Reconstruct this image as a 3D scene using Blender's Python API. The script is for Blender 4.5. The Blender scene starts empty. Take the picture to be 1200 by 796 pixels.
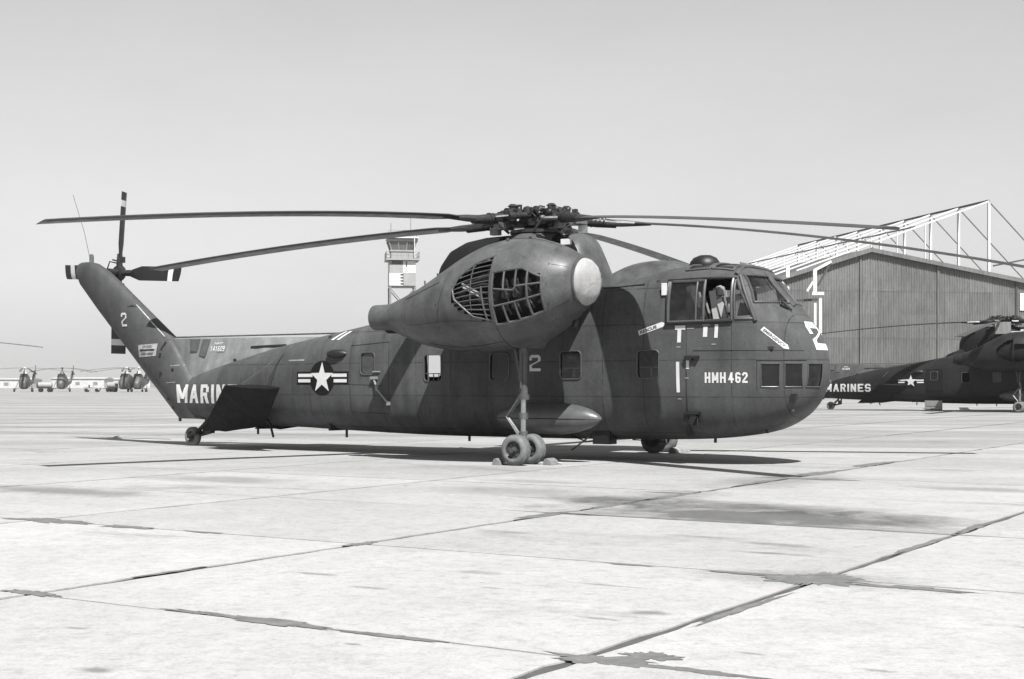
import bpy, bmesh, math, random
from mathutils import Vector, Matrix
from mathutils import noise as mnoise
R=math.radians
C=bpy.context.scene.collection
SC=bpy.context.scene
rnd=random.Random(7)

# ------------------------------------------------------------------ camera, sky, sun, exposure
EYE=1.595
cam=bpy.data.cameras.new('camera'); cam.sensor_width=36; cam.lens=1690/1200*36
cam.shift_y=(449.5-398)/1200; cam.clip_start=.1; cam.clip_end=9000
camo=bpy.data.objects.new('camera',cam); C.objects.link(camo)
camo.location=(0,0,EYE); camo.rotation_euler=(R(90),0,0); SC.camera=camo

HEAD=R(-32)                                   # heading of the parked row
ORG=(1.868,30.754)
def A2W(x,y,z=0):
    c,s=math.cos(HEAD),math.sin(HEAD)
    return (ORG[0]+c*x-s*y, ORG[1]+s*x+c*y, z)
sunv=Vector((.55,-.47,1.)); sunv.rotate(Matrix.Rotation(HEAD,3,'Z')); sunv.normalize()
SUN_EL=math.asin(sunv.z); SUN_AZ=math.atan2(sunv.x,sunv.y)
w=bpy.data.worlds.new('World'); SC.world=w; w.use_nodes=True
nt=w.node_tree; nt.nodes.clear()
out=nt.nodes.new('ShaderNodeOutputWorld'); bg=nt.nodes.new('ShaderNodeBackground')
sky=nt.nodes.new('ShaderNodeTexSky'); sky.sky_type='NISHITA'; sky.sun_disc=False
sky.sun_elevation=SUN_EL; sky.sun_rotation=SUN_AZ; sky.air_density=1.4; sky.dust_density=.0; sky.ozone_density=1.0; sky.altitude=0
# black-and-white film without a filter: it sees mostly the blue and green light of the sky
bw=nt.nodes.new('ShaderNodeVectorMath'); bw.operation='DOT_PRODUCT'; bw.inputs[1].default_value=(.0,.15,.85)
nt.links.new(sky.outputs[0],bw.inputs[0]); tcw=nt.nodes.new('ShaderNodeTexCoord'); nz=nt.nodes.new('ShaderNodeTexNoise'); nz.inputs['Scale'].default_value=2.6; nz.inputs['Detail'].default_value=6; nz.inputs['Roughness'].default_value=.6
mpw=nt.nodes.new('ShaderNodeMapping'); mpw.inputs['Scale'].default_value=(1,1,3); nt.links.new(tcw.outputs['Generated'],mpw.inputs[0]); nt.links.new(mpw.outputs[0],nz.inputs['Vector'])
mrw=nt.nodes.new('ShaderNodeMapRange'); mrw.inputs[1].default_value=.3; mrw.inputs[2].default_value=.7; mrw.inputs[3].default_value=.955; mrw.inputs[4].default_value=1.045; nt.links.new(nz.outputs[0],mrw.inputs[0])
mlw=nt.nodes.new('ShaderNodeMath'); mlw.operation='MULTIPLY'; nt.links.new(bw.outputs['Value'],mlw.inputs[0]); nt.links.new(mrw.outputs[0],mlw.inputs[1])   # thin uneven high haze
nt.links.new(mlw.outputs[0],bg.inputs[0])
bg.inputs[1].default_value=.054; nt.links.new(bg.outputs[0],out.inputs[0])
sl=bpy.data.lights.new('sun','SUN'); sl.energy=5.0; sl.angle=R(.53); sl.color=(1,.99,.98)
so=bpy.data.objects.new('sun',sl); C.objects.link(so); so.rotation_euler=sunv.to_track_quat('Z','Y').to_euler(); so.location=(0,0,60)
SC.view_settings.view_transform='Standard'; SC.view_settings.look='None'; SC.view_settings.gamma=1; SC.view_settings.exposure=1.0
SC.view_settings.use_curve_mapping=False
SC.cycles.max_bounces=8

# ------------------------------------------------------------------ materials
class NT:
    def __init__(s,name):
        s.m=bpy.data.materials.new(name); s.m.use_nodes=True; s.t=s.m.node_tree; s.t.nodes.clear()
        s.o=s.n('ShaderNodeOutputMaterial'); s.b=s.n('ShaderNodeBsdfPrincipled'); s.l(s.b.outputs[0],s.o.inputs[0])
    def n(s,k,**kw):
        q=s.t.nodes.new(k)
        for a,b in kw.items(): setattr(q,a,b)
        return q
    def l(s,a,b): s.t.links.new(a,b)
    def math(s,op,a,b=None,c=None,clamp=False):
        q=s.n('ShaderNodeMath',operation=op,use_clamp=clamp)
        for i,v in enumerate((a,b,c)):
            if v is None: continue
            if isinstance(v,(int,float)): q.inputs[i].default_value=v
            else: s.l(v,q.inputs[i])
        return q.outputs[0]
    def noise(s,vec,scale,detail=4,rough=.55,dist=0):
        q=s.n('ShaderNodeTexNoise'); q.inputs['Scale'].default_value=scale; q.inputs['Detail'].default_value=detail
        q.inputs['Roughness'].default_value=rough; q.inputs['Distortion'].default_value=dist
        if vec is not None: s.l(vec,q.inputs['Vector'])
        return q.outputs[0]
    def ramp(s,v,a,b,lo=0.,hi=1.):
        q=s.n('ShaderNodeMapRange'); q.inputs[1].default_value=a; q.inputs[2].default_value=b
        q.inputs[3].default_value=lo; q.inputs[4].default_value=hi; s.l(v,q.inputs[0]); return q.outputs[0]
    def mapping(s,vec,sc=(1,1,1),rot=(0,0,0),loc=(0,0,0)):
        q=s.n('ShaderNodeMapping'); q.inputs['Scale'].default_value=sc; q.inputs['Rotation'].default_value=rot; q.inputs['Location'].default_value=loc
        s.l(vec,q.inputs[0]); return q.outputs[0]
    def grey(s,val,tint=(1,1,1)):
        q=s.n('ShaderNodeCombineColor')
        for i in range(3): s.l(s.math('MULTIPLY',val,tint[i]),q.inputs[i])
        s.l(q.outputs[0],s.b.inputs['Base Color'])
    def bump(s,h,strength=.3,dist=.01):
        q=s.n('ShaderNodeBump'); q.inputs['Strength'].default_value=strength; q.inputs['Distance'].default_value=dist
        s.l(h,q.inputs['Height']); s.l(q.outputs[0],s.b.inputs['Normal'])
COOL=(.97,1.0,1.0)
def paint(name,v,rough=.45,var=.25,scale=1.6,streak=.15,panels=False,metal=0.,spec=.5,tint=COOL,bumpy=.0,chips=0.):
    k=NT(name); k.b.inputs['Roughness'].default_value=rough; k.b.inputs['Metallic'].default_value=metal
    k.b.inputs['Specular IOR Level'].default_value=spec
    tc=k.n('ShaderNodeTexCoord').outputs['Object']
    f=k.ramp(k.noise(tc,scale,6,.6),.3,.7,1-var,1+var)
    fine=k.ramp(k.noise(tc,scale*14,3,.6),.3,.7,1-var*.45,1+var*.45)
    f=k.math('MULTIPLY',f,fine)
    if streak:
        st=k.noise(k.mapping(tc,(2.2,2.2,.22)),2.2,4,.6); f=k.math('MULTIPLY',f,k.ramp(st,.3,.7,1-streak,1+streak))
    if panels:
        sp=k.n('ShaderNodeSeparateXYZ'); k.l(tc,sp.inputs[0])
        fx=k.math('PINGPONG',k.math('ADD',sp.outputs[0],40.13),.465)
        fz=k.math('PINGPONG',k.math('ADD',sp.outputs[2],.11),.36)
        ln=k.math('MINIMUM',fx,fz)
        br=k.noise(tc,3.,2)
        e=k.math('MULTIPLY',k.ramp(ln,.004,.014,1.,0.),k.ramp(br,.4,.6,.22,.55))
        f=k.math('MULTIPLY',f,k.math('SUBTRACT',1.,e))
        # slight tone change from sheet to sheet
        ix=k.math('FLOOR',k.math('DIVIDE',k.math('ADD',sp.outputs[0],40.13),.93)); iz=k.math('FLOOR',k.math('DIVIDE',k.math('ADD',sp.outputs[2],.11),.72))
        cb=k.n('ShaderNodeCombineXYZ'); k.l(ix,cb.inputs[0]); k.l(iz,cb.inputs[1])
        wn=k.n('ShaderNodeTexWhiteNoise',noise_dimensions='2D'); k.l(cb.outputs[0],wn.inputs[0])
        f=k.math('MULTIPLY',f,k.ramp(wn.outputs[0],0,1,.93,1.07))
        k.bump(k.math('ADD',k.math('MULTIPLY',k.noise(tc,2.3,2,.4),1.),k.ramp(ln,.0,.012,0.,.15)),.25,.02)
    v_=k.math('MULTIPLY',f,v*(.66 if metal<.3 else .8))
    if chips:
        c=k.ramp(k.noise(tc,31,3,.75),.735,.76,0,1); v_=k.math('ADD',v_,k.math('MULTIPLY',c,chips))
    k.grey(v_,tint)
    r=k.ramp(k.noise(tc,5,4),.3,.7,rough-.08,rough+.1); k.l(r,k.b.inputs['Roughness'])
    if bumpy: k.bump(k.noise(tc,18,4),bumpy,.02)
    return k.m
M={}
M['paint']=paint('olive_paint',.092,.5,.24,1.3,.14,panels=True,spec=.12,chips=.10)
M['nacelle']=paint('nacelle_paint',.095,.42,.38,1.7,.14,panels=False,spec=.3)
M['pylon']=paint('pylon_paint',.082,.48,.22,1.3,.12,spec=.15)
M['faded']=paint('faded_paint',.20,.55,.22,1.6,.2)
M['fadedark']=paint('faded_dark_patch',.085,.55,.2,1.6,.2)
M['flatblack']=paint('flat_black_paint',.010,.75,.3,2,.1,spec=.2)  # sooty exhausts, plus shade painted into the stabilizers and doorway sheet
M['black']=paint('black_paint',.008,.5,.2,3,0)
M['inside']=paint('cabin_lining',.030,.8,.2,3,0)
M['blade']=paint('blade_paint',.045,.4,.3,1.1,.0)
M['tblade']=paint('tail_blade_paint',.012,.4,.3,3,.0)
M['white']=paint('white_marking_paint',.72,.5,.08,4,.03,tint=(1,1,1))
M['worn']=paint('worn_white_marking',.42,.6,.3,9,.2,tint=(1,1,1))
M['greymark']=paint('grey_marking_paint',.30,.5,.15,6,.1)
M['insig']=paint('insignia_dark_paint',.010,.5,.15,4,.05,spec=.15)
M['cap']=paint('canvas_cover',.40,.85,.16,2.6,.22,tint=(1,1,1),bumpy=.3)
M['steel']=paint('bright_steel',.55,.28,.1,8,0,metal=1.)
M['metal']=paint('dull_metal',.16,.45,.3,10,0,metal=.6)
M['hub']=paint('oily_metal',.045,.42,.5,16,0,metal=.5)
M['frame']=paint('frame_paint',.075,.45,.2,8,0)
M['rubber']=paint('dusty_rubber',.19,.85,.25,9,0,spec=.2,bumpy=.15)
M['rim']=paint('wheel_rim_paint',.05,.5,.3,12,0)
M['seat']=paint('seat_canvas',.10,.8,.2,9,0)
M['strap']=paint('light_webbing',.55,.8,.1,9,0,tint=(1,1,1))
M['yellow']=paint('chock_wood',.22,.8,.2,9,0,tint=(1,1,1))
M['tank']=paint('tank_paint',.10,.36,.2,2.2,.1)
M['ribs']=paint('hangar_sheet',.155,.6,.2,.25,.22,tint=(1,1,1))
M['wall2']=paint('pale_concrete_wall',.30,.8,.15,.4,.2,tint=(1,1,1))
M['roof']=paint('hangar_roof',.09,.6,.12,.2,0,tint=(1,1,1))
M['wsteel']=paint('white_steel',.78,.5,.06,.6,.05,tint=(1,1,1))
M['dsteel']=paint('dark_steel',.06,.5,.15,.8,0,tint=(1,1,1))
M['gsteel']=paint('grey_steel',.24,.5,.15,.8,.1,tint=(1,1,1))
M['far']=paint('far_aircraft_paint',.09,.5,.25,.8,0,tint=(1,1,1))
M['farlight']=paint('far_light_paint',.62,.5,.2,.8,0,tint=(1,1,1))
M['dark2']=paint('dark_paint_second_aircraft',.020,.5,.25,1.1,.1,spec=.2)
def glass(name,base=.012,alpha=.35,rough=.06):
    k=NT(name); k.t.nodes.remove(k.b)
    tr=k.n('ShaderNodeBsdfTransparent'); gl=k.n('ShaderNodeBsdfGlossy'); gl.inputs['Roughness'].default_value=rough
    tr.inputs[0].default_value=(1-alpha,)*3+(1,)
    tc=k.n('ShaderNodeTexCoord').outputs['Object']
    fr=k.n('ShaderNodeFresnel'); fr.inputs[0].default_value=1.5
    df=k.n('ShaderNodeBsdfDiffuse'); df.inputs[0].default_value=(.25,.25,.25,1)
    mx=k.n('ShaderNodeMixShader'); k.l(fr.outputs[0],mx.inputs[0]); k.l(tr.outputs[0],mx.inputs[1]); k.l(gl.outputs[0],mx.inputs[2])
    m2=k.n('ShaderNodeMixShader'); k.l(k.ramp(k.noise(tc,7,5,.7),.35,.75,.008,.06),m2.inputs[0]); k.l(mx.outputs[0],m2.inputs[1]); k.l(df.outputs[0],m2.inputs[2])
    k.l(m2.outputs[0],k.o.inputs[0]); return k.m
M['glass']=glass('window_glass',alpha=.25); M['glassd']=glass('dirty_window_glass',alpha=.45)

def concrete(name,lines,per_slab):
    k=NT(name); k.b.inputs['Roughness'].default_value=.85; k.b.inputs['Specular IOR Level'].default_value=.25
    pos=k.n('ShaderNodeNewGeometry').outputs['Position']
    g=k.mapping(pos,(1,1,1),(0,0,-HEAD))     # aligned with the joints
    big=k.ramp(k.noise(pos,.16,5,.6,.4),.32,.68,.90,1.05)
    mid=k.ramp(k.noise(g,1.4,8,.72,.6),.3,.7,.90,1.08)
    fine=k.ramp(k.noise(pos,9,6,.75),.32,.52,.86,1.03)
    grit=k.ramp(k.noise(pos,34,4,.75),.32,.52,.84,1.04)
    flake=k.noise(pos,5.5,7,.78,.5); grit=k.math('MULTIPLY',grit,k.ramp(flake,.50,.62,1.,.86))
    f=k.math('MULTIPLY',k.math('MULTIPLY',big,mid),k.math('MULTIPLY',fine,grit))
    # oil and tyre stains
    st=k.noise(k.mapping(g,(.35,1.,1.),(0,0,0),(3.1,1.7,0)),.55,5,.62,.8)
    f=k.math('MULTIPLY',f,k.ramp(st,.60,.74,1.,.62))
    sp=k.noise(pos,1.35,4,.6,.2); f=k.math('MULTIPLY',f,k.ramp(sp,.725,.75,1.,.62))
    s2=k.n('ShaderNodeSeparateXYZ'); k.l(pos,s2.inputs[0])
    # worn grey traffic film of the far apron (noise broken), cleaner concrete in front
    far=k.ramp(s2.outputs[1],12,46,0.,1.); bands=k.noise(k.mapping(pos,(.05,.35,1.)),1.,5,.6,.3)
    f=k.math('MULTIPLY',f,k.math('SUBTRACT',1.,k.math('MULTIPLY',far,k.ramp(bands,.38,.62,.12,.40))))
    pit=k.noise(k.mapping(g,(1.,1.7,1.)),3.1,5,.7,.3); f=k.math('MULTIPLY',f,k.ramp(pit,.70,.72,1.,.72))
    if per_slab:
        oi=k.n('ShaderNodeObjectInfo'); f=k.math('MULTIPLY',f,k.ramp(oi.outputs['Random'],0,1,.90,1.05))
    # the big spill beside the nose, and a few others: (x, y, rx, ry, depth) along the joints
    for si,(ax,ay,rx,ry,dp) in enumerate(STAINS):
        wx,wy,_=A2W(ax,ay)
        m=k.mapping(pos,(1,1,1),(0,0,0),(-wx,-wy,0)); m=k.mapping(m,(1,1,0),(0,0,-HEAD)); m0=m; m=k.mapping(m,(1/rx,1/ry,0))
        ln=k.n('ShaderNodeVectorMath',operation='LENGTH'); k.l(m,ln.inputs[0])
        d=k.math('ADD',ln.outputs['Value'],k.math('MULTIPLY',k.math('SUBTRACT',k.noise(g,max(1.1,.45/ry),6,.7,.5),.5),1.5))
        if si<2:                              # these two spills stop at the joints of their slab
            q=k.n('ShaderNodeSeparateXYZ'); k.l(m0,q.inputs[0])
            ins=k.math('MULTIPLY',k.math('GREATER_THAN',q.outputs[1],-11.74-ay),k.math('LESS_THAN',q.outputs[0],10.60-ax))
            d=k.math('ADD',d,k.math('MULTIPLY',k.math('SUBTRACT',1.,ins),3.))
        f=k.math('MULTIPLY',f,k.ramp(d,.35,1.05,1-dp,1.))
    if lines:
        sx=k.n('ShaderNodeSeparateXYZ'); k.l(g,sx.inputs[0])
        gx,gy=GRID0W
        ax=k.math('PINGPONG',k.math('SUBTRACT',sx.outputs[0],gx),GX/2); ay=k.math('PINGPONG',k.math('SUBTRACT',sx.outputs[1],gy),GY/2)
        nb=k.math('MULTIPLY',k.noise(pos,.8,4),.12)
        e=k.math('MAXIMUM',k.ramp(k.math('SUBTRACT',ax,nb),.0,.05,.55,0.),k.ramp(k.math('SUBTRACT',ay,nb),.0,.03,.45,0.))
        f=k.math('MULTIPLY',f,k.math('SUBTRACT',1.,e,None,True))
    k.grey(k.math('MULTIPLY',f,CONC),(1,1,.995))
    k.bump(k.math('ADD',k.noise(pos,35,6,.7),k.noise(pos,4,3,.5)),.25,.006)
    return k.m
CONC=.312
GX,GY=4.78,4.035; GX0,GY0=1.06,-19.75
c_,s_=math.cos(HEAD),math.sin(HEAD)
wx,wy,_=A2W(GX0,GY0); GRID0W=(c_*wx+s_*wy,-s_*wx+c_*wy)
STAINS=[(8.1,-10.9,3.3,1.6,.70),(7.4,-9.6,2.6,.8,.50),(5.7,-8.9,.9,1.6,.35),(5.8,-4.5,1.,2.6,.3),(10.6,-15.8,1.2,.5,.3),(9.3,-4.9,1.2,.5,.35),(3.4,-9.0,1.6,.9,.25),(-2.5,-12.5,2.4,.7,.45),(-2.1,-9.3,2.2,.8,.36),(5.2,-9.6,1.0,.7,.5),(2.6,-7.0,1.2,.4,.25),(9.4,-13.6,.5,.16,.3),(8.0,-16.9,.28,.12,.3),(7.8,-18.1,.2,.07,.4),(8.6,-17.6,.14,.06,.3),(9.3,-17.0,.4,.05,.35),(10.2,-18.05,.18,.11,.5),(10.0,-18.45,.25,.05,.35),(8.5,-21.5,.16,.09,.5),(9.2,-20.1,.08,.04,.5),(11.4,-19.1,.1,.04,.45),(4.2,-9.8,.6,.1,.4),(9.6,-14.3,.45,.1,.45),(8.5,-13.3,.5,.1,.35),(7.3,-20.6,.12,.05,.4),(12.6,-17.3,.14,.05,.5),(6.9,-17.7,.28,.08,.45),(2.7,-18.9,.25,.12,.3),(12.2,-19.2,.12,.05,.4),(6.6,-14.,.3,.06,.3)]
M['slab']=concrete('apron_concrete',False,True); M['apron']=concrete('far_apron_concrete',True,False)
def tar(name,v):
    k=NT(name); pos=k.n('ShaderNodeNewGeometry').outputs['Position']; k.b.inputs['Roughness'].default_value=.8
    k.grey(k.math('MULTIPLY',k.ramp(k.noise(pos,6,5,.7),.3,.7,.7,1.35),v),(1,1,1)); k.bump(k.noise(pos,30,4),.4,.006); return k.m
M['tar']=tar('joint_sealer',.055); M['tarp']=tar('sealer_patch',.105)

# ------------------------------------------------------------------ mesh helpers
class MB:
    def __init__(s): s.v=[]; s.f=[]; s.mi=[]; s.cur=0
    def add(s,vs,fs):
        b=len(s.v); s.v+= [tuple(v) for v in vs]; s.f+=[tuple(b+i for i in f) for f in fs]; s.mi+=[s.cur]*len(fs); return s
    def box(s,c,d,rot=None):
        x,y,z=[q/2 for q in d]
        P=[Vector(p) for p in((-x,-y,-z),(x,-y,-z),(x,y,-z),(-x,y,-z),(-x,-y,z),(x,-y,z),(x,y,z),(-x,y,z))]
        if rot is not None: P=[rot@p for p in P]
        c=Vector(c); return s.add([p+c for p in P],[(0,3,2,1),(4,5,6,7),(0,1,5,4),(1,2,6,5),(2,3,7,6),(3,0,4,7)])
    def beam(s,a,b,wd,h,up=(0,0,1)):
        a,b=Vector(a),Vector(b); d=(b-a); L=d.length; d.normalize(); u=Vector(up)
        sd=d.cross(u)
        if sd.length<1e-4: u=Vector((1,0,0)); sd=d.cross(u)
        sd.normalize(); u=sd.cross(d)
        m=Matrix((d,sd,u)).transposed(); return s.box((a+b)/2,(L,wd,h),m)
    def tube(s,pts,r,n=10,caps=True):
        pts=[Vector(p) for p in pts]; rs=r if isinstance(r,(list,tuple)) else [r]*len(pts)
        rings=[]; pu=None
        for i,p in enumerate(pts):
            d=(pts[min(i+1,len(pts)-1)]-pts[max(i-1,0)]).normalized()
            u=Vector((0,0,1)) if abs(d.z)<.95 else Vector((1,0,0))
            if pu is not None: u=pu
            sd=d.cross(u).normalized(); u=sd.cross(d).normalized(); pu=u
            rings.append([p+rs[i]*(math.cos(2*math.pi*k/n)*sd+math.sin(2*math.pi*k/n)*u) for k in range(n)])
        return s.loft(rings,caps)
    def loft(s,rings,caps=True,closed=True):
        n=len(rings[0]); vs=[p for r in rings for p in r]; fs=[]
        for i in range(len(rings)-1):
            for k in range(n if closed else n-1):
                a=i*n+k; b=i*n+(k+1)%n; fs.append((a,b,b+n,a+n))
        if caps: fs.append(tuple(reversed(range(n)))); fs.append(tuple((len(rings)-1)*n+k for k in range(n)))
        return s.add(vs,fs)
    def lathe(s,prof,o=(0,0,0),axis='Z',n=20,caps=True):
        rings=[]; o=Vector(o)
        for r,h in prof:
            ring=[]
            for k in range(n):
                a=2*math.pi*k/n; c,sn=r*math.cos(a),r*math.sin(a)
                ring.append(o+Vector({'Z':(c,sn,h),'X':(h,c,sn),'Y':(sn,h,c)}[axis]))
            rings.append(ring)
        return s.loft(rings,caps)
    def grid(s,fn,nu,nv):
        vs=[fn(i/nu,j/nv) for i in range(nu+1) for j in range(nv+1)]
        return s.add(vs,[(i*(nv+1)+j,(i+1)*(nv+1)+j,(i+1)*(nv+1)+j+1,i*(nv+1)+j+1) for i in range(nu) for j in range(nv)])
    def prism(s,poly,thick):   # poly: 3d points (planar), thick: vector
        n=len(poly); t=Vector(thick); P=[Vector(p) for p in poly]
        return s.add(P+[p+t for p in P],[tuple(reversed(range(n))),tuple(range(n,2*n))]+[(i,(i+1)%n,n+(i+1)%n,n+i) for i in range(n)])
    def mesh(s,name,mats,smooth=38):
        me=bpy.data.meshes.new(name); me.from_pydata(s.v,[],s.f)
        mats=mats if isinstance(mats,(list,tuple)) else [mats]
        for m in mats: me.materials.append(M[m] if isinstance(m,str) else m)
        bm=bmesh.new(); bm.from_mesh(me); 
        for f,i in zip(bm.faces,s.mi): f.material_index=i
        bmesh.ops.recalc_face_normals(bm,faces=bm.faces); bm.to_mesh(me); bm.free()
        if smooth:
            me.polygons.foreach_set('use_smooth',[True]*len(me.polygons)); me.set_sharp_from_angle(angle=R(smooth))
        me.update(); return me
    def build(s,name,mats,parent=None,smooth=38,loc=(0,0,0),rot=(0,0,0)):
        return link(name,s.mesh(name,mats,smooth),parent,loc,rot)
def link(name,me,parent=None,loc=(0,0,0),rot=(0,0,0)):
    o=bpy.data.objects.new(name,me); C.objects.link(o); o.location=loc; o.rotation_euler=rot
    if parent: o.parent=parent
    return o
def tag(o,label,cat,group=None,kind=None):
    if label: o['label']=label
    if cat: o['category']=cat
    if group: o['group']=group
    if kind: o['kind']=kind
    return o
def empty(name,loc,rz=0):
    o=bpy.data.objects.new(name,None); C.objects.link(o); o.location=loc; o.rotation_euler=(0,0,rz); o.empty_display_size=.5; return o
def kids(o): return [c for c in bpy.data.objects if c.parent==o]
def copy_tree(o,parent=None,skip=()):
    c=o.copy(); C.objects.link(c); c.parent=parent
    for ch in KIDS.get(o,[]):
        if ch.name.split('.')[0] in skip: continue
        copy_tree(ch,c,skip)
    return c
# ------------------------------------------------------------------ apron
def build_apron():
    cells=set()
    for i in range(-14,12):
        for j in range(-3,22):
            x,y,_=A2W(GX0+(i+.5)*GX,GY0+(j+.5)*GY)
            if 3.0<y<47 and abs(x)<.36*y+4.5: cells.add((i,j))
    m=MB(); sub=[]
    lo,hi=-40,40
    P=lambda i,j,z:A2W(GX0+i*GX,GY0+j*GY,z)
    for i in range(lo,hi):
        for j in range(lo,hi):
            z=-.012 if (i,j) in cells else 0.
            m.cur=0 if (i,j) in cells else 1
            m.add([P(i,j,z),P(i+1,j,z),P(i+1,j+1,z),P(i,j+1,z)],[(0,1,2,3)])
            if (i,j) in cells:      # little step down to the sealer bed
                for (di,dj,a,b) in((-1,0,(0,0),(0,1)),(1,0,(1,0),(1,1)),(0,-1,(0,0),(1,0)),(0,1,(0,1),(1,1))):
                    if (i+di,j+dj) not in cells:
                        p,q=(i+a[0],j+a[1]),(i+b[0],j+b[1]); m.add([P(*p,-.012),P(*q,-.012),P(*q,0),P(*p,0)],[(0,1,2,3)])
    m.cur=1
    G=[lo,hi]; FAR=400
    c=[P(lo,lo,0),P(hi,lo,0),P(hi,hi,0),P(lo,hi,0)]; e=[P(lo-FAR,lo-FAR,0),P(hi+FAR,lo-FAR,0),P(hi+FAR,hi+FAR,0),P(lo-FAR,hi+FAR,0)]
    m.add(c+e,[(0,4,5,1),(1,5,6,2),(2,6,7,3),(3,7,4,0)])
    ap=m.build('apron',['tar','apron'],None,smooth=0); tag(ap,'pale concrete aircraft parking apron',None,None,'structure')
    # each concrete slab is its own piece with chipped edges
    for (i,j) in sorted(cells):
        r=random.Random(i*131+j*17)
        hw,hh=GX/2,GY/2; ga=.026; gb=.010
        pts=[]; N=14
        def jag(t,amp): return amp*max(0,mnoise.noise(Vector((t*2.1+i*9.1,j*7.7,amp*50)))+.25)+amp*.35*r.random()
        for k in range(N): u=-hw+2*hw*k/N; pts.append((u,-hh+gb+jag(u,.016)))
        for k in range(N): u=-hh+2*hh*k/N; pts.append((hw-ga-jag(u+50,.045),u))
        for k in range(N): u=hw-2*hw*k/N; pts.append((u,hh-gb-jag(u+90,.016)))
        for k in range(N): u=hh-2*hh*k/N; pts.append((-hw+ga+jag(u+130,.045),u))
        # round the corners where both offsets meet
        q=[(max(-hw+ga,min(hw-ga,a)),max(-hh+gb,min(hh-gb,b))) for a,b in pts]
        n=len(q); dz=r.uniform(-.0015,.0015)
        mb=MB(); mb.add([(a,b,0) for a,b in q]+[(a,b,-.05) for a,b in q],[tuple(range(n))]+[(k,n+k,n+(k+1)%n,(k+1)%n) for k in range(n)])
        x,y,_=A2W(GX0+(i+.5)*GX,GY0+(j+.5)*GY)
        o=mb.build('concrete_slab','slab',ap,smooth=0,loc=(x,y,dz),rot=(0,0,HEAD))
    # smeared sealer over some joints and crossings: x, y, half length, half width, along(0 = x, 1 = y)
    for n,(ax,ay,L,W,al) in enumerate([(10.62,-15.8,.55,.30,0),(10.6,-15.8,.5,.17,1),(11.4,-15.9,.55,.10,0),(9.9,-15.78,.35,.07,0),(10.72,-19.75,.35,.16,0),(10.95,-19.5,.22,.16,0),
        (9.2,-19.76,.65,.055,0),(8.25,-19.75,.55,.10,0),(7.6,-19.72,.4,.06,0),(5.85,-15.7,.3,.10,1),(5.8,-12.1,.75,.13,1),(6.0,-11.75,.5,.09,0),(5.84,-10.6,.6,.10,1),(1.2,-15.72,.75,.22,0),(2.6,-15.75,.45,.12,0),(3.7,-15.72,.3,.06,0),
        (8.9,-15.77,.3,.05,0),(5.82,-19.7,.35,.10,0),(5.8,-18.3,.5,.05,1),(5.82,-8.6,.9,.14,1),(5.6,-8.0,.5,.1,0),(5.78,-5.2,1.0,.13,1),(6.2,-4.0,.9,.22,0),(5.8,-2.4,1.2,.2,1),(5.7,.8,1.5,.18,1),(10.62,-12.9,1.2,.06,1),(10.6,-10.9,.8,.08,1),
        (6.9,-11.74,2.2,.04,0),(9.9,-11.72,1.8,.05,0),(11.35,-19.75,.5,.06,0),(10.7,-17.6,.9,.05,1)]):
        r=random.Random(n+50); mb=MB(); K=72; P_=[]
        for k in range(K):
            a=2*math.pi*k/K; nv=lambda s_,o_:mnoise.noise(Vector((math.cos(a)*s_+n*3.3+o_,math.sin(a)*s_,n)))
            q=.78+.45*nv(1.6,0)+.35*nv(4.5,5)+.28*nv(11,9)+.10*r.random(); q=max(q,.12)
            u,v=L*q*math.cos(a),W*q*math.sin(a)
            if al: u,v=v,u
            P_.append((u,v,.0))
        mb.add([(0,0,.0)]+P_,[(0,1+k,1+(k+1)%K) for k in range(K)])
        x,y,_=A2W(ax,ay); mb.build('sealer_patch','tarp',ap,smooth=0,loc=(x,y,.0025+.0004*(n%4)),rot=(0,0,HEAD))
build_apron()

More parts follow.
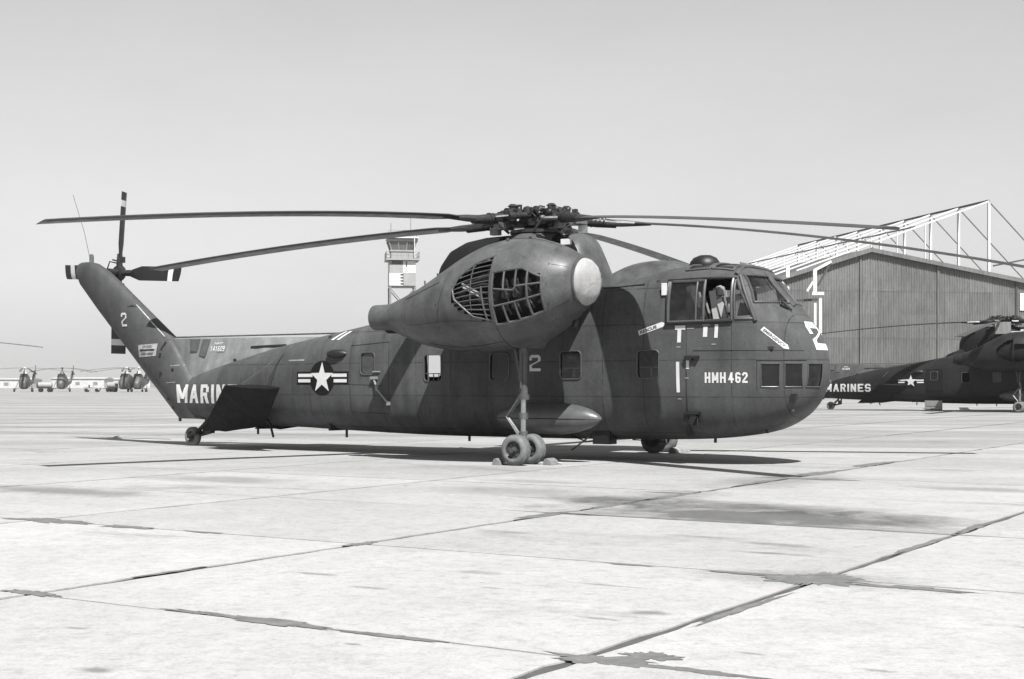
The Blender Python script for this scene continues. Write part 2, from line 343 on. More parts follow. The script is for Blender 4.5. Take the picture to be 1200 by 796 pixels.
# ------------------------------------------------------------------ hangar
RD=Vector((-.208,.978,0)); WD=Vector((.978,.208,0))
def hp(a,b,z): # a along the front wall from the ridge line, b back from the wall
    return Vector((36.4,147,0))+WD*a+RD*b+Vector((0,0,z))
def roofz(a): return 15.3-(.311*-a if a<0 else .170*a)
def build_hangar():
    root=empty('hangar',hp(0,0,0)); tag(root,'big grey corrugated hangar with white external roof trusses behind the right-hand helicopter','hangar')
    L0,L1,DEP=-17,24,52
    inv=Matrix.Translation(-Vector(root.location))
    def bl(mb,name,mat,par=None,smooth=0):
        mb.v=[tuple(Vector(v)-root.location) for v in mb.v] if par is None or par is root else [tuple(Vector(v)-root.location) for v in mb.v]
        return mb.build(name,mat,par or root,smooth=smooth)
    mb=MB()  # concrete plinth wall
    mb.prism([hp(L0,0,0),hp(L1,0,0),hp(L1,0,3.5),hp(L0,0,3.5)],RD*.3); bl(mb,'plinth_wall','wall2')
    mb=MB(); mb.prism([hp(L0,.32,0),hp(L1,.32,0),hp(L1,.32,roofz(L1)-.2),hp(0,.32,15.1),hp(L0,.32,roofz(L0)-.2)],RD*.1); bl(mb,'backing_wall','dsteel')
    for a in (L0,L1):
        mb=MB(); mb.prism([hp(a,.4,0),hp(a,DEP,0),hp(a,DEP,roofz(a)-.2),hp(a,.4,roofz(a)-.2)],WD*(.2 if a<0 else -.2)); bl(mb,'side_wall','ribs')
    for sgn in(-1,1):
        a0,a1=(L0-.5,0) if sgn<0 else (0,L1+.5)
        mb=MB(); mb.add([hp(a0,-.4,roofz(a0)),hp(a1,-.4,roofz(a1)),hp(a1,DEP,roofz(a1)),hp(a0,DEP,roofz(a0)),hp(a0,-.4,roofz(a0)-.25),hp(a1,-.4,roofz(a1)-.25),hp(a1,DEP,roofz(a1)-.25),hp(a0,DEP,roofz(a0)-.25)],[(0,1,2,3),(7,6,5,4),(0,4,5,1),(2,6,7,3),(0,3,7,4),(1,5,6,2)])
        bl(mb,'roof_slope','roof')
        mb=MB(); mb.beam(hp(a0,-.5,roofz(a0)-.12),hp(a1,-.5,roofz(a1)-.12),.12,.42); bl(mb,'barge_board','ribs')
    # corrugated sheets, one object each: columns 2.56 m wide, rows 3 m high
    cw=2.5625; rows=[3.45,6.2,8.6,11.0,16]
    r=random.Random(3)
    for c in range(16):
        a0=L0+c*cw; a1=a0+cw
        for q in range(4):
            z0,z1=rows[q],rows[q+1]
            if max(roofz(a0),roofz(a1))-.3<z0+.3: continue
            mb=MB(); n=9; off=-.02*(q%2)-.015*(c%2)-r.random()*.01; vs=[]; fs=[]
            n2=n*4
            for k in range(n2+1):
                a=a0+cw*k/n2; ph=k%4; d=(0,-.07,-.07,0)[ph]+off
                t=min(z1+.08,roofz(a)-.28); b=min(z0,t-.02)
                vs+=[hp(a,d,b),hp(a,d,t)]
            fs=[(2*k,2*k+2,2*k+3,2*k+1) for k in range(n2)]
            mb.add(vs,fs)
            mt=['ribs','ribs2','ribs3'][r.choice([0,0,1,2,1,0])]
            bl(mb,'corrugated_sheet',mt)
    for a in (-9.5,-1,7.6,16.5):
        mb=MB(); mb.beam(hp(a,-.16,.1),hp(a,-.16,roofz(a)-.3),.22,.10,up=RD); bl(mb,'wall_seam_post','dsteel' if a==16.5 else 'ribs2')
    mb=MB(); mb.prism([hp(16.9,-.18,9.2),hp(19.6,-.18,9.2),hp(19.6,-.18,11.0),hp(16.9,-.18,11.0)],RD*.06); bl(mb,'white_wall_panel','wsteel')
    mb=MB(); mb.prism([hp(-9,-.25,3.2),hp(12,-.25,3.2),hp(12,-.25,3.5),hp(-9,-.25,3.5)],RD*.2); bl(mb,'sill_band','gsteel')
    for a,wd,z0,z1 in ((-2.6,1.6,2.2,2.8),(4.2,2.2,2.0,2.6)):
        mb=MB(); mb.prism([hp(a,-.06,z0),hp(a+wd,-.06,z0),hp(a+wd,-.06,z1),hp(a,-.06,z1)],RD*.05); bl(mb,'plinth_window','wsteel')
    # roof trusses
    for k in range(9):
        b=-.2+6.15*k; top=hp(13.3,b,20.5)
        mb=MB(); mb.beam(top,hp(-8.0,b,12.95),.14,.15); mb.beam(hp(13.3,b,20.35),hp(13.3,b,12.9),.24,.24,up=RD)
        tr=bl(mb,'roof_truss','wsteel')
        mb=MB()
        for a2 in (6.1,):
            zz=20.5-(13.3-a2)*.354; 
            mb.beam(hp(a2,b,zz),hp(a2,b,roofz(a2)),.12,.12,up=RD)
        bl(mb,'truss_strut','wsteel',tr)
        mb=MB(); mb.tube([top,hp(22.5,b,roofz(22.5)+.1)],.075,6); bl(mb,'tie_rod','gsteel',tr)
        if k<8:
            mb=MB(); mb.beam(top+Vector((0,0,.05)),hp(13.3,b+6.15,20.55),.16,.20); bl(mb,'ridge_link','dsteel',tr)
            mb=MB(); mb.beam(hp(5.,b,20.5-(8.3)*.354+.1),hp(5.,b+6.15,20.5-(8.3)*.354+.1),.12,.14); bl(mb,'purlin','gsteel',tr)
    mb=MB(); mb.beam(hp(13.8,-.2,13.8),hp(22,-.2,15.4),.12,.16); bl(mb,'guy_boom','dsteel')
    return root
M['ribs2']=paint('hangar_sheet_darker',.135,.6,.2,.25,.22,tint=(1,1,1)); M['ribs3']=paint('hangar_sheet_lighter',.173,.6,.2,.25,.22,tint=(1,1,1))
build_hangar()

def build_gantry(name,label,px,d,z0,z1,arm):
    x=(px-600)/1690*d; rt=empty(name,(x,d,0)); tag(rt,label,'door gantry')
    mb=MB(); mb.beam((0,0,z0),(0,0,z1),.34,.34,up=(0,1,0)); mb.build('upper_post','wsteel',rt,smooth=0)
    mb=MB(); mb.beam((0.02,0,0),(0.02,0,z0-.9),.24,.24,up=(0,1,0)); mb.build('inner_post','wsteel',rt,smooth=0)
    if arm:
        mb=MB(); mb.beam((.55,.1,0),(.55,.1,z0-.25),.28,.28,up=(0,1,0)); mb.build('outer_post','wsteel',rt,smooth=0)
        mb=MB(); mb.beam((-.3,.0,z0+.02),(.85,.0,z0+.02),.5,.30); mb.build('cross_bar','wsteel',rt,smooth=0)
        mb=MB(); mb.beam((-.1,0,z1-.05),(1.62,.2,z1+.85),.3,.24); mb.build('arm','wsteel',rt,smooth=0)
        mb=MB(); mb.beam((1.6,.25,z1+.75),(.35,.25,z0+.8),.2,.2); mb.build('brace','dsteel',rt,smooth=0)
        mb=MB(); mb.beam((-.75,0,z0+.25),(-.15,0,z0+1.2),.16,.2); mb.build('bracket','wsteel',rt,smooth=0)
        mb=MB(); mb.beam((-4.,1,z0-.75),(.5,1.,z0-.5),.15,.25); mb.build('rail','dsteel',rt,smooth=0)
    return rt
build_gantry('door_gantry','white steel post with a raised angled arm in front of the hangar wall',954.8,140,10.3,12.6,True)
build_gantry('door_gantry','short white post top showing just right of the cockpit windscreen, near the hangar eave',923.,141.5,12.0,13.1,False)

# ------------------------------------------------------------------ control tower
def build_tower():
    d=200; x=(471-600)/1690*d; rt=empty('control_tower',(x,d,0),R(8)); tag(rt,'pale control tower with checkered panels on steel legs behind the tail boom','control tower')
    Z=lambda py:(449.5-py)*d/1690+EYE
    W=3.6
    h=W/2
    for sx in(-1,1):
        for sy in(-1,1):
            mb=MB(); mb.beam((sx*h*.95,sy*h*.95,0),(sx*h*.95,sy*h*.95,Z(337)),.28,.28,up=(0,1,0)); mb.build('leg','gsteel',rt,smooth=0)
    mb=MB()
    for z0,z1 in ((Z(337)-4.2,Z(337)-.2),(Z(337)-8.4,Z(337)-4.2),(1,Z(337)-8.4)):
        for sy in(-1,1): mb.tube([(-h*.95,sy*h*.95,z0),(h*.95,sy*h*.95,z1)],.07,5); mb.tube([(h*.95,sy*h*.95,z0),(-h*.95,sy*h*.95,z1)],.07,5)
    mb.build('cross_brace','gsteel',rt,smooth=0)
    mb=MB(); mb.box((0,0,(Z(337)+Z(305))/2),(W-.1,W-.1,Z(305)-Z(337))); mb.build('shaft','gsteel',rt,smooth=0)
    zm=Z(321); 
    k=0
    for (x0,x1,z0,z1,mt) in ((-h,0,zm,Z(307),'tgrey'),(0,h,zm,Z(307),'wsteel'),(-h,0,Z(336),zm,'wsteel'),(0,h,Z(336),zm,'tgrey')):
        for face in(0,1):
            mb=MB()
            mb.box(((x0+x1)/2,-h,(z0+z1)/2),((x1-x0)-.03,.08,z1-z0-.03)) if face==0 else mb.box((-h,-(x0+x1)/2,(z0+z1)/2),(.08,(x1-x0)-.03,z1-z0-.03))
            mb.build('checker_panel',mt if face==0 else('wsteel' if mt=='tgrey' else 'tgrey'),rt,smooth=0)
    for q in range(4): mb=MB(); mb.box((-.1,-h-.07,Z(323)-.0-q*.42),(.42,.06,.16)); mb.build('louvre','dsteel',rt,smooth=0)
    mb=MB(); mb.box((-.75,-h-.06,Z(309)),(1.5,.05,.5)); mb.build('shaft_window','glassd',rt,smooth=0)
    mb=MB(); mb.box((.5,-h-.06,Z(311)),(.16,.05,.7)); mb.build('vent_slot','dsteel',rt,smooth=0)
    mb=MB(); mb.box((0,0,Z(305.5)),(W+1.0,W+1.0,.22)); mb.build('deck','tgrey',rt,smooth=0)
    mb=MB(); H_=h+.45
    for z in(.5,1.0):
        mb.tube([(-H_,-H_,Z(305)+z),(H_,-H_,Z(305)+z),(H_,H_,Z(305)+z),(-H_,H_,Z(305)+z),(-H_,-H_,Z(305)+z)],.035,5)
    for sx in(-1,-.33,.33,1):
        for sy in(-1,1): mb.tube([(sx*H_,sy*H_,Z(305)),(sx*H_,sy*H_,Z(305)+1.0)],.03,5); mb.tube([(sy*H_,sx*H_,Z(305)),(sy*H_,sx*H_,Z(305)+1.0)],.03,5)
    mb.build('railing','gsteel',rt,smooth=0)
    mb=MB(); mb.box((0,0,(Z(305)+Z(295))/2),(W-.5,W-.5,Z(295)-Z(305))); mb.build('cab_base','tgrey',rt,smooth=0)
    a,b=h-.3,h+.1
    for s in range(4):
        rot=Matrix.Rotation(s*math.pi/2,3,'Z')
        for q in range(3):
            x0=-1+2*q/3; x1=-1+2*(q+1)/3
            mb=MB(); mb.prism([rot@Vector((x0*a,-a,Z(295))),rot@Vector((x1*a,-a,Z(295))),rot@Vector((x1*b,-b,Z(284))),rot@Vector((x0*b,-b,Z(284)))],rot@Vector((0,.05,0))); mb.build('cab_pane','tglass',rt,smooth=0)
        mb=MB()
        for q in range(4):
            x0=-1+2*q/3; mb.beam(rot@Vector((x0*a,-a-.04,Z(295))),rot@Vector((x0*b,-b-.04,Z(284))),.12,.10,up=(0,1,0))
        mb.build('mullion','tgrey',rt,smooth=0)
    mb=MB(); mb.box((0,0,Z(295.)),(W-.2,W-.2,.16)); mb.build('cab_sill','tgrey',rt,smooth=0)
    mb=MB(); mb.box((0,0,Z(282.5)),(W+.5,W+.5,.5)); mb.build('cab_roof','dsteel',rt,smooth=0)
    mb=MB(); mb.box((0,0,Z(280.)),(W+.7,W+.7,.2)); mb.build('roof_slab','wsteel',rt,smooth=0)
    mb=MB()
    for x_,y_,t in((-1.6,-1.5,2.0),(-.6,1,.9),(.5,-1,1.2),(1.5,-1.6,1.1),(1.3,1.2,3.2)): mb.tube([(x_,y_,Z(280)),(x_,y_,Z(280)+t)],.05,5)
    mb.tube([(-1.9,-1.9,Z(280)+1),(1.9,-1.9,Z(280)+1)],.04,5)
    for x_ in(-1.9,0,1.9): mb.tube([(x_,-1.9,Z(280)),(x_,-1.9,Z(280)+1)],.04,5)
    mb.build('roof_aerial','gsteel',rt,smooth=0)
    mb=MB(); mb.tube([(h-.2,-h-.3,Z(303)),(h-.2,-h-.3,Z(274))],.07,6); mb.build('drain_pipe','wsteel',rt,smooth=0)
M['tgrey']=paint('tower_grey',.36,.6,.1,.4,.1,tint=(1,1,1)); M['tglass']=paint('cab_window_glass',.16,.1,.5,.5,0,tint=(1,1,1))
build_tower()
# fuselage stations: x, half width, bottom z, top z, exponent
ST=[(-12.3,.18,.74,1.55,2.4),(-11.8,.36,.70,1.76,2.4),(-11,.57,.65,1.98,2.5),(-10,.78,.61,2.20,2.7),(-9,.93,.57,2.42,2.9),
(-8,1.07,.54,2.60,3.1),(-7,1.18,.51,2.76,3.3),(-6,1.26,.48,2.92,3.5),(-5,1.31,.45,3.10,3.7),(-4,1.33,.43,3.32,3.8),(-3,1.34,.42,3.50,4),
(-2,1.34,.42,3.60,4),(-.5,1.34,.42,3.62,4),(.4,1.34,.43,3.63,4),(1.1,1.34,.44,3.72,4),(1.8,1.34,.45,3.90,4),(2.5,1.33,.47,3.97,4.2),
(3.0,1.32,.50,3.98,4.4),(3.4,1.30,.55,3.94,4.4),(3.7,1.265,.60,3.84,4.2),(4.0,1.20,.68,3.50,3.8),(4.25,1.10,.78,3.22,3.4),(4.5,.95,.92,2.96,3.0),
(4.7,.78,1.08,2.74,2.7),(4.85,.60,1.26,2.52,2.4),(4.95,.42,1.45,2.32,2.2),(5.0,.28,1.60,2.18,2.1),(5.03,.12,1.74,2.04,2)]
def sec(x):
    S=ST
    if x<=S[0][0]: return S[0][1:]
    if x>=S[-1][0]: return S[-1][1:]
    for i in range(len(S)-1):
        if S[i][0]<=x<=S[i+1][0]: break
    a,b=S[i],S[i+1]; p=S[max(i-1,0)]; q=S[min(i+2,len(S)-1)]
    h=b[0]-a[0]; t=(x-a[0])/h
    o=[]
    for k in range(1,5):
        d0=(b[k]-a[k])/h
        dm=(a[k]-p[k])/(a[0]-p[0]) if a is not p else d0
        dp=(q[k]-b[k])/(q[0]-b[0]) if q is not b else d0
        lim=lambda u,v: 0 if u*v<=0 else 2*u*v/(u+v)
        m0=lim(dm,d0); m1=lim(d0,dp)
        if a is p: m0=d0
        if b is q: m1=d0
        o.append((2*t**3-3*t*t+1)*a[k]+(t**3-2*t*t+t)*h*m0+(-2*t**3+3*t*t)*b[k]+(t**3-t*t)*h*m1)
    return o
def fimp(x,y,z):
    if x>5.03 or x<-12.3: return 9.
    w,zb,zt,n=sec(x); zc=(zb+zt)/2; hz=(zt-zb)/2
    return (abs(y)/w)**n+(abs(z-zc)/hz)**n-1
def side_y(x,z):
    w,zb,zt,n=sec(x); zc=(zb+zt)/2; hz=(zt-zb)/2
    v=1-(min(abs(z-zc)/hz,.999))**n
    return w*v**(1/n)
def top_z(x,y):
    w,zb,zt,n=sec(x); zc=(zb+zt)/2; hz=(zt-zb)/2
    return zc+hz*(1-min(abs(y)/w,.999)**n)**(1/n)
def front_x(y,z):
    lo,hi=2.9,5.03
    if fimp(lo,y,z)>0: return lo
    for _ in range(30):
        m=(lo+hi)/2
        if fimp(m,y,z)>0: hi=m
        else: lo=m
    return lo
NS=[(1.30,3.97,3.10,.44),(1.22,4.05,3.00,.55),(1.0,4.18,2.80,.71),(.7,4.31,2.58,.86),(.3,4.41,2.38,.98),(-.2,4.43,2.27,1.04),(-.7,4.36,2.24,1.05),
(-1.2,4.17,2.24,1.01),(-1.75,3.88,2.27,.91),(-2.3,3.60,2.36,.74),(-2.8,3.40,2.52,.53),(-3.2,3.26,2.68,.34),(-3.35,3.20,2.74,.28)]
def nsec(x):
    S=NS
    if x>=S[0][0]: return S[0][1:]
    if x<=S[-1][0]: return S[-1][1:]
    for i in range(len(S)-1):
        if S[i][0]>=x>=S[i+1][0]: break
    a,b=S[i],S[i+1]; p=S[max(i-1,0)]; q=S[min(i+2,len(S)-1)]
    h=b[0]-a[0]; t=(x-a[0])/h
    o=[]
    for k in range(1,4):
        m0=(b[k]-p[k])/(b[0]-p[0]); m1=(q[k]-a[k])/(q[0]-a[0])
        o.append((2*t**3-3*t*t+1)*a[k]+(t**3-2*t*t+t)*h*m0+(-2*t**3+3*t*t)*b[k]+(t**3-t*t)*h*m1)
    return o
def npt(x,ph,off=0.):  # ph from top towards outboard(-y local)
    zt,zb,w=nsec(x); zc=(zt+zb)/2; hz=(zt-zb)/2
    return (x,-3.0-(w+off)*math.sin(ph),zc+(hz+off)*math.cos(ph))
def nimp(x,y,z):
    if x>1.3 or x<-3.35: return 9
    zt,zb,w=nsec(x); zc=(zt+zb)/2; hz=(zt-zb)/2
    return ((y+3)/w)**2+((z-zc)/hz)**2-1
# ------------------------------------------------------------------ the helicopter (x forward, y left, z up; origin on the ground between the main wheels)
def sgnpow(c,e): return math.copysign(abs(c)**e,c)
def ring(x,n,sc=1.,off=0.,K=72):
    w,zb,zt,e=sec(x); zc=(zb+zt)/2; hz=(zt-zb)/2; o=[]
    for k in range(K):
        a=2*math.pi*(k+.5)/K
        # spread the points evenly round the rounded box
        c,s=math.cos(a),math.sin(a); q=(abs(c)**e+abs(s)**e)**(-1/e)
        o.append((x,-(max(w-off,.02))*c*q,zc+max(hz-off,.02)*s*q))
    return o
def xs_list():
    xs=[-12.3+.3*i for i in range(int((12.3+3.0)/.3)+1)]
    xs=[x for x in xs if x<2.4]+[2.4+.15*i for i in range(9)]+[3.7,3.8,3.9,4.0,4.1,4.2,4.3,4.4,4.5,4.58,4.66,4.74,4.80,4.86,4.91,4.95,4.98,5.0,5.02]
    return sorted(set(round(x,3) for x in xs))
def flat(o): # evaluated copy of an object's mesh
    dg=bpy.context.evaluated_depsgraph_get(); dg.update()
    return bpy.data.meshes.new_from_object(o.evaluated_get(dg),depsgraph=dg)
def rrect(cx,cz,w,h,r,n=4):
    P=[]
    for (sx,sz,a0) in((1,1,0),(-1,1,90),(-1,-1,180),(1,-1,270)):
        for k in range(n+1):
            a=R(a0+90*k/n); P.append((cx+sx*(w/2-r)+r*math.cos(a),cz+sz*(h/2-r)+r*math.sin(a)))
    return P
SLIDE=[(2.27,2.80),(3.02,2.81),(3.02,3.60),(2.27,3.60)]
OPEN=[(2.30,2.83),(3.57,2.85),(3.53,3.62),(2.30,3.62)]
TRI=[(3.64,2.87),(3.97,2.88),(3.62,3.60),(3.60,3.60)]
WSC=[(-1.10,3.16),(-.10,3.18),(-.06,3.72),(-.96,3.70)]     # y,z of the starboard windscreen pane
NOSEW=[[(4.13,1.53),(4.44,1.53),(4.45,1.98),(4.13,1.98)],[(4.52,1.53),(4.78,1.53),(4.79,1.98),(4.53,1.98)]]
NOSEF=[(-.58,1.53),(-.20,1.53),(-.20,1.98),(-.58,1.98)]
CABW=[(-5.22,2.04,.42,.5),(-3.40,1.93,.48,.58),(-1.68,1.95,.48,.58),(.05,1.97,.5,.58),(1.82,1.98,.48,.56)]
ROOFW=[((2.50,-1.0),(3.0,-1.0),(3.0,-.08),(2.50,-.08)),((3.06,-1.0),(3.48,-.98),(3.50,-.08),(3.06,-.08))]
def quadmap(P,nu,nv,fn,off=0.):   # bilinear patch of a quad mapped on the skin
    m=MB()
    def g(u,v):
        a=[P[0][k]*(1-u)*(1-v)+P[1][k]*u*(1-v)+P[2][k]*u*v+P[3][k]*(1-u)*v for k in(0,1)]
        return fn(*a,off)
    m.grid(g,nu,nv); return m
def on_side(x,z,off=0.,s=-1): return (x,s*(side_y(x,z)+off),z)
def on_front(y,z,off=0.): return (front_x(y,z)+off,y,z)
def on_top(x,y,off=0.): return (x,y,top_z(x,y)+off)
def edge(P,fn,r,off=0.,n=8,closed=True,seg=6):
    pts=[]; m=len(P)
    for i in range(m if closed else m-1):
        a,b=P[i],P[(i+1)%m]
        for k in range(n): pts.append(fn(a[0]+(b[0]-a[0])*k/n,a[1]+(b[1]-a[1])*k/n,off))
    pts.append(fn(*P[0],off) if closed else fn(*P[-1],off))
    mb=MB(); mb.tube(pts,r,seg,caps=not closed); return mb

def decal_poly(P,fn,nu=6,nv=3,off=.006): return quadmap(P,nu,nv,fn,off)
FONT=None
def text_mesh(txt,w,h,bold=.012,shear=0):
    cu=bpy.data.curves.new('lettering','FONT'); cu.body=txt; cu.size=1; cu.offset=bold; cu.resolution_u=3
    o=bpy.data.objects.new('lettering',cu); C.objects.link(o); me=flat(o); bpy.data.objects.remove(o); bpy.data.curves.remove(cu)
    xs=[v.co.x for v in me.vertices]; ys=[v.co.y for v in me.vertices]
    x0,x1,y0,y1=min(xs),max(xs),min(ys),max(ys)
    bm=bmesh.new(); bm.from_mesh(me)
    for v in bm.verts: v.co=Vector(((v.co.x-x0)/(x1-x0)*w,(v.co.y-y0)/(y1-y0)*h,0))
    bmesh.ops.triangulate(bm,faces=bm.faces)
    big=[e for e in bm.edges if e.calc_length()>.16]
    if big: bmesh.ops.subdivide_edges(bm,edges=big,cuts=2,use_grid_fill=False)
    bm.to_mesh(me); bm.free(); return me
def lettering(name,txt,org,w,h,fn,mat,parent,rot=0.,bold=.012,off=.008):
    me=text_mesh(txt,w,h,bold); c,s=math.cos(rot),math.sin(rot)
    for v in me.vertices:
        u,t=v.co.x,v.co.y; v.co=Vector(fn(org[0]+c*u-s*t,org[1]+s*u+c*t,off))
    me.materials.clear(); me.materials.append(M[mat]); return link(name,me,parent)

def glyph(ch,t,w):
    V=lambda x,a=0.,b=1.:[(x,a),(x+t,a),(x+t,b),(x,b)]
    Hh=lambda y,a=0.,b=None:[(a,y),(w if b is None else b,y),(w if b is None else b,y+t*.9),(a,y+t*.9)]
    D=lambda x0,y0,x1,y1,k=1.05:[(x0,y0),(x0+t*k,y0),(x1+t*k,y1),(x1,y1)]
    c=t*.55; m=.5-t*.45
    if ch=='M': return [V(0),V(w-t),D(w/2-t*.5,.22,0,1,.95),D(w/2-t*.45,.22,w-t*.95,1,.95)]
    if ch=='A': return [D(0,0,w/2-t*.5,1),D(w-t,0,w/2-t*.5,1),Hh(.24,w*.22,w*.78)]
    if ch=='R': return [V(0),Hh(1-t*.9,t,w-c),V(w-t,m+t*.9,1-c),Hh(m-.02,t,w-c),D(w-t*1.05,0,w*.45,m)]
    if ch=='I': return [V(0)]
    if ch=='N': return [V(0),V(w-t),D(w-t*1.05,0,0,1,1.05)]
    if ch=='E': return [V(0),Hh(1-t*.9,t),Hh(m,t,w*.85),Hh(0,t)]
    if ch=='S': return [Hh(1-t*.9,c,w-c),V(0,m+t*.5,1-c),Hh(m,c*.6,w-c*.6),V(w-t,c,m+t*.4),Hh(0,c,w-c),V(0,c,c+t*.8),V(w-t,1-c-t*.8,1-c)]
    if ch=='H': return [V(0),V(w-t),Hh(m,t,w-t)]
    if ch=='4': return [V(w-t*1.7),Hh(.25,0,w),D(0,.25,w-t*1.75,1,1.)]
    if ch=='6': return [V(0,c,1-c),Hh(0,c,w-c),Hh(1-t*.9,c,w-c),V(w-t,c,m+t*.9-c*.3),Hh(m,t,w-c),V(w-t,1-c-t*.7,1-c)]
    if ch=='2': return [Hh(0),Hh(1-t*.9,c,w-c),V(w-t,m+t,1-c),V(0,1-c-t*.9,1-c),D(0,t*.9,w-t*1.1,m+t*1.05,1.1)]
    if ch=='1': return [V(w/2-t/2),Hh(1-t*1.6,w*.1,w/2)]
    if ch=='0': return [V(0,c,1-c),V(w-t,c,1-c),Hh(0,c,w-c),Hh(1-t*.9,c,w-c)]
    if ch=='9': return [V(w-t,c,1-c),Hh(0,c,w-c),Hh(1-t*.9,c,w-c),V(0,m+c*.3,1-c),Hh(m,c,w-t)]
    return []
GW={'I':.0,'M':1.15,'A':1.1,'4':1.05}
def block(name,txt,org,w,h,fn,mat,parent,t=.2,gap=.16,cw=.62,off=.008):
    # block capitals laid on a skin
    ws=[(t if ch=='I' else cw*GW.get(ch,1.)) for ch in txt]; tot=sum(ws)+gap*(len(txt)-1); sx=w/tot; x=org[0]; mb=MB()
    for ch,wc in zip(txt,ws):
        for i,q in enumerate(glyph(ch,t,wc)):
            m=quadmap([(x+a*sx,org[1]+b*h) for a,b in q],3,3,fn,off+.0007*i); mb.add(m.v,m.f)
        x+=(wc+gap)*sx
    return mb.build(name,mat,parent,smooth=0)

def digit2(fn,x0,z0,w,h,t,mat,parent,name='numeral',off=.008):
    # the squared-off numeral 2 with clipped corners
    P=[]; c=t*.75
    quads=[[(0,0),(w,0),(w,t),(0,t)],[(0,t),(t,t),(t,h*.45),(0,h*.36)],[(0,h*.36),(t,h*.45),(w-t,h*.60),(w,h*.60)] if False else [(0,h*.36),(t*1.1,h*.36),(w,h*.64),(w-t*1.1,h*.64)],
           [(w-t,h*.60),(w,h*.60),(w,h-c),(w-t,h-c)],[(c,h-t),(w-c,h-t),(w-c,h),(c,h)],[(w-t,h-c),(w,h-c),(w-c,h),(w-c-.2*t,h-t)],[(0,h-t*1.9),(t,h-t*1.9),(t,h-c*.9),(0,h-c)],[(0,h-c),(t,h-c*1.2),(c+.1*t,h-t),(c,h)]]
    mb=MB()
    for i,q in enumerate(quads):
        m=quadmap([(x0+a,z0+b) for a,b in q],3,3,fn,off+.0006*i); mb.add(m.v,m.f)
    return mb.build(name,mat,parent,smooth=0)

def bool_cut(o,cutter):
    md=o.modifiers.new('cut','BOOLEAN'); md.operation='DIFFERENCE'; md.solver='EXACT'; md.object=cutter; md.use_self=False
    me=flat(o); o.modifiers.clear(); old=o.data; o.data=me; bpy.data.meshes.remove(old)
    cm=cutter.data; bpy.data.objects.remove(cutter); bpy.data.meshes.remove(cm)

def wheel(root_name,parent,c,rad,wd,n=28):
    x,y,z=c
    t=MB(); prof=[]
    K=14
    for k in range(K+1):
        a=-math.pi*.5+math.pi*k/K   # tyre crown profile
        prof.append((rad-wd*.42+wd*.42*abs(math.cos(a))**.75,wd*.5*math.sin(a)))
    prof=[(rad*.56,-wd*.44)]+prof+[(rad*.56,wd*.44)]
    t.lathe(prof,(x,y,z),'Y',n,caps=False)
    for g in(-.22,-.08,.08,.22):   # tread grooves as fine raised ribs
        t.lathe([(rad-.012,wd*(g-.035)),(rad+.004,wd*(g-.02)),(rad+.004,wd*(g+.02)),(rad-.012,wd*(g+.035))],(x,y,z),'Y',n,caps=False)
    ty=t.build('tyre','rubber',parent)
    r=MB()
    for s in(-1,1):
        r.lathe([(rad*.58,s*wd*.43),(rad*.54,s*wd*.40),(rad*.50,s*wd*.27),(rad*.26,s*wd*.24),(rad*.22,s*wd*.40),(rad*.10,s*wd*.44),(0.001,s*wd*.44)],(x,y,z),'Y',24,caps=False)
        for k in range(6):
            a=k*math.pi/3; r.box((x+rad*.38*math.cos(a),y+s*wd*.27,z+rad*.38*math.sin(a)),(rad*.16,wd*.1,rad*.10),Matrix.Rotation(-a,3,'Y'))
    r.build('rim','rim',ty)
    return ty

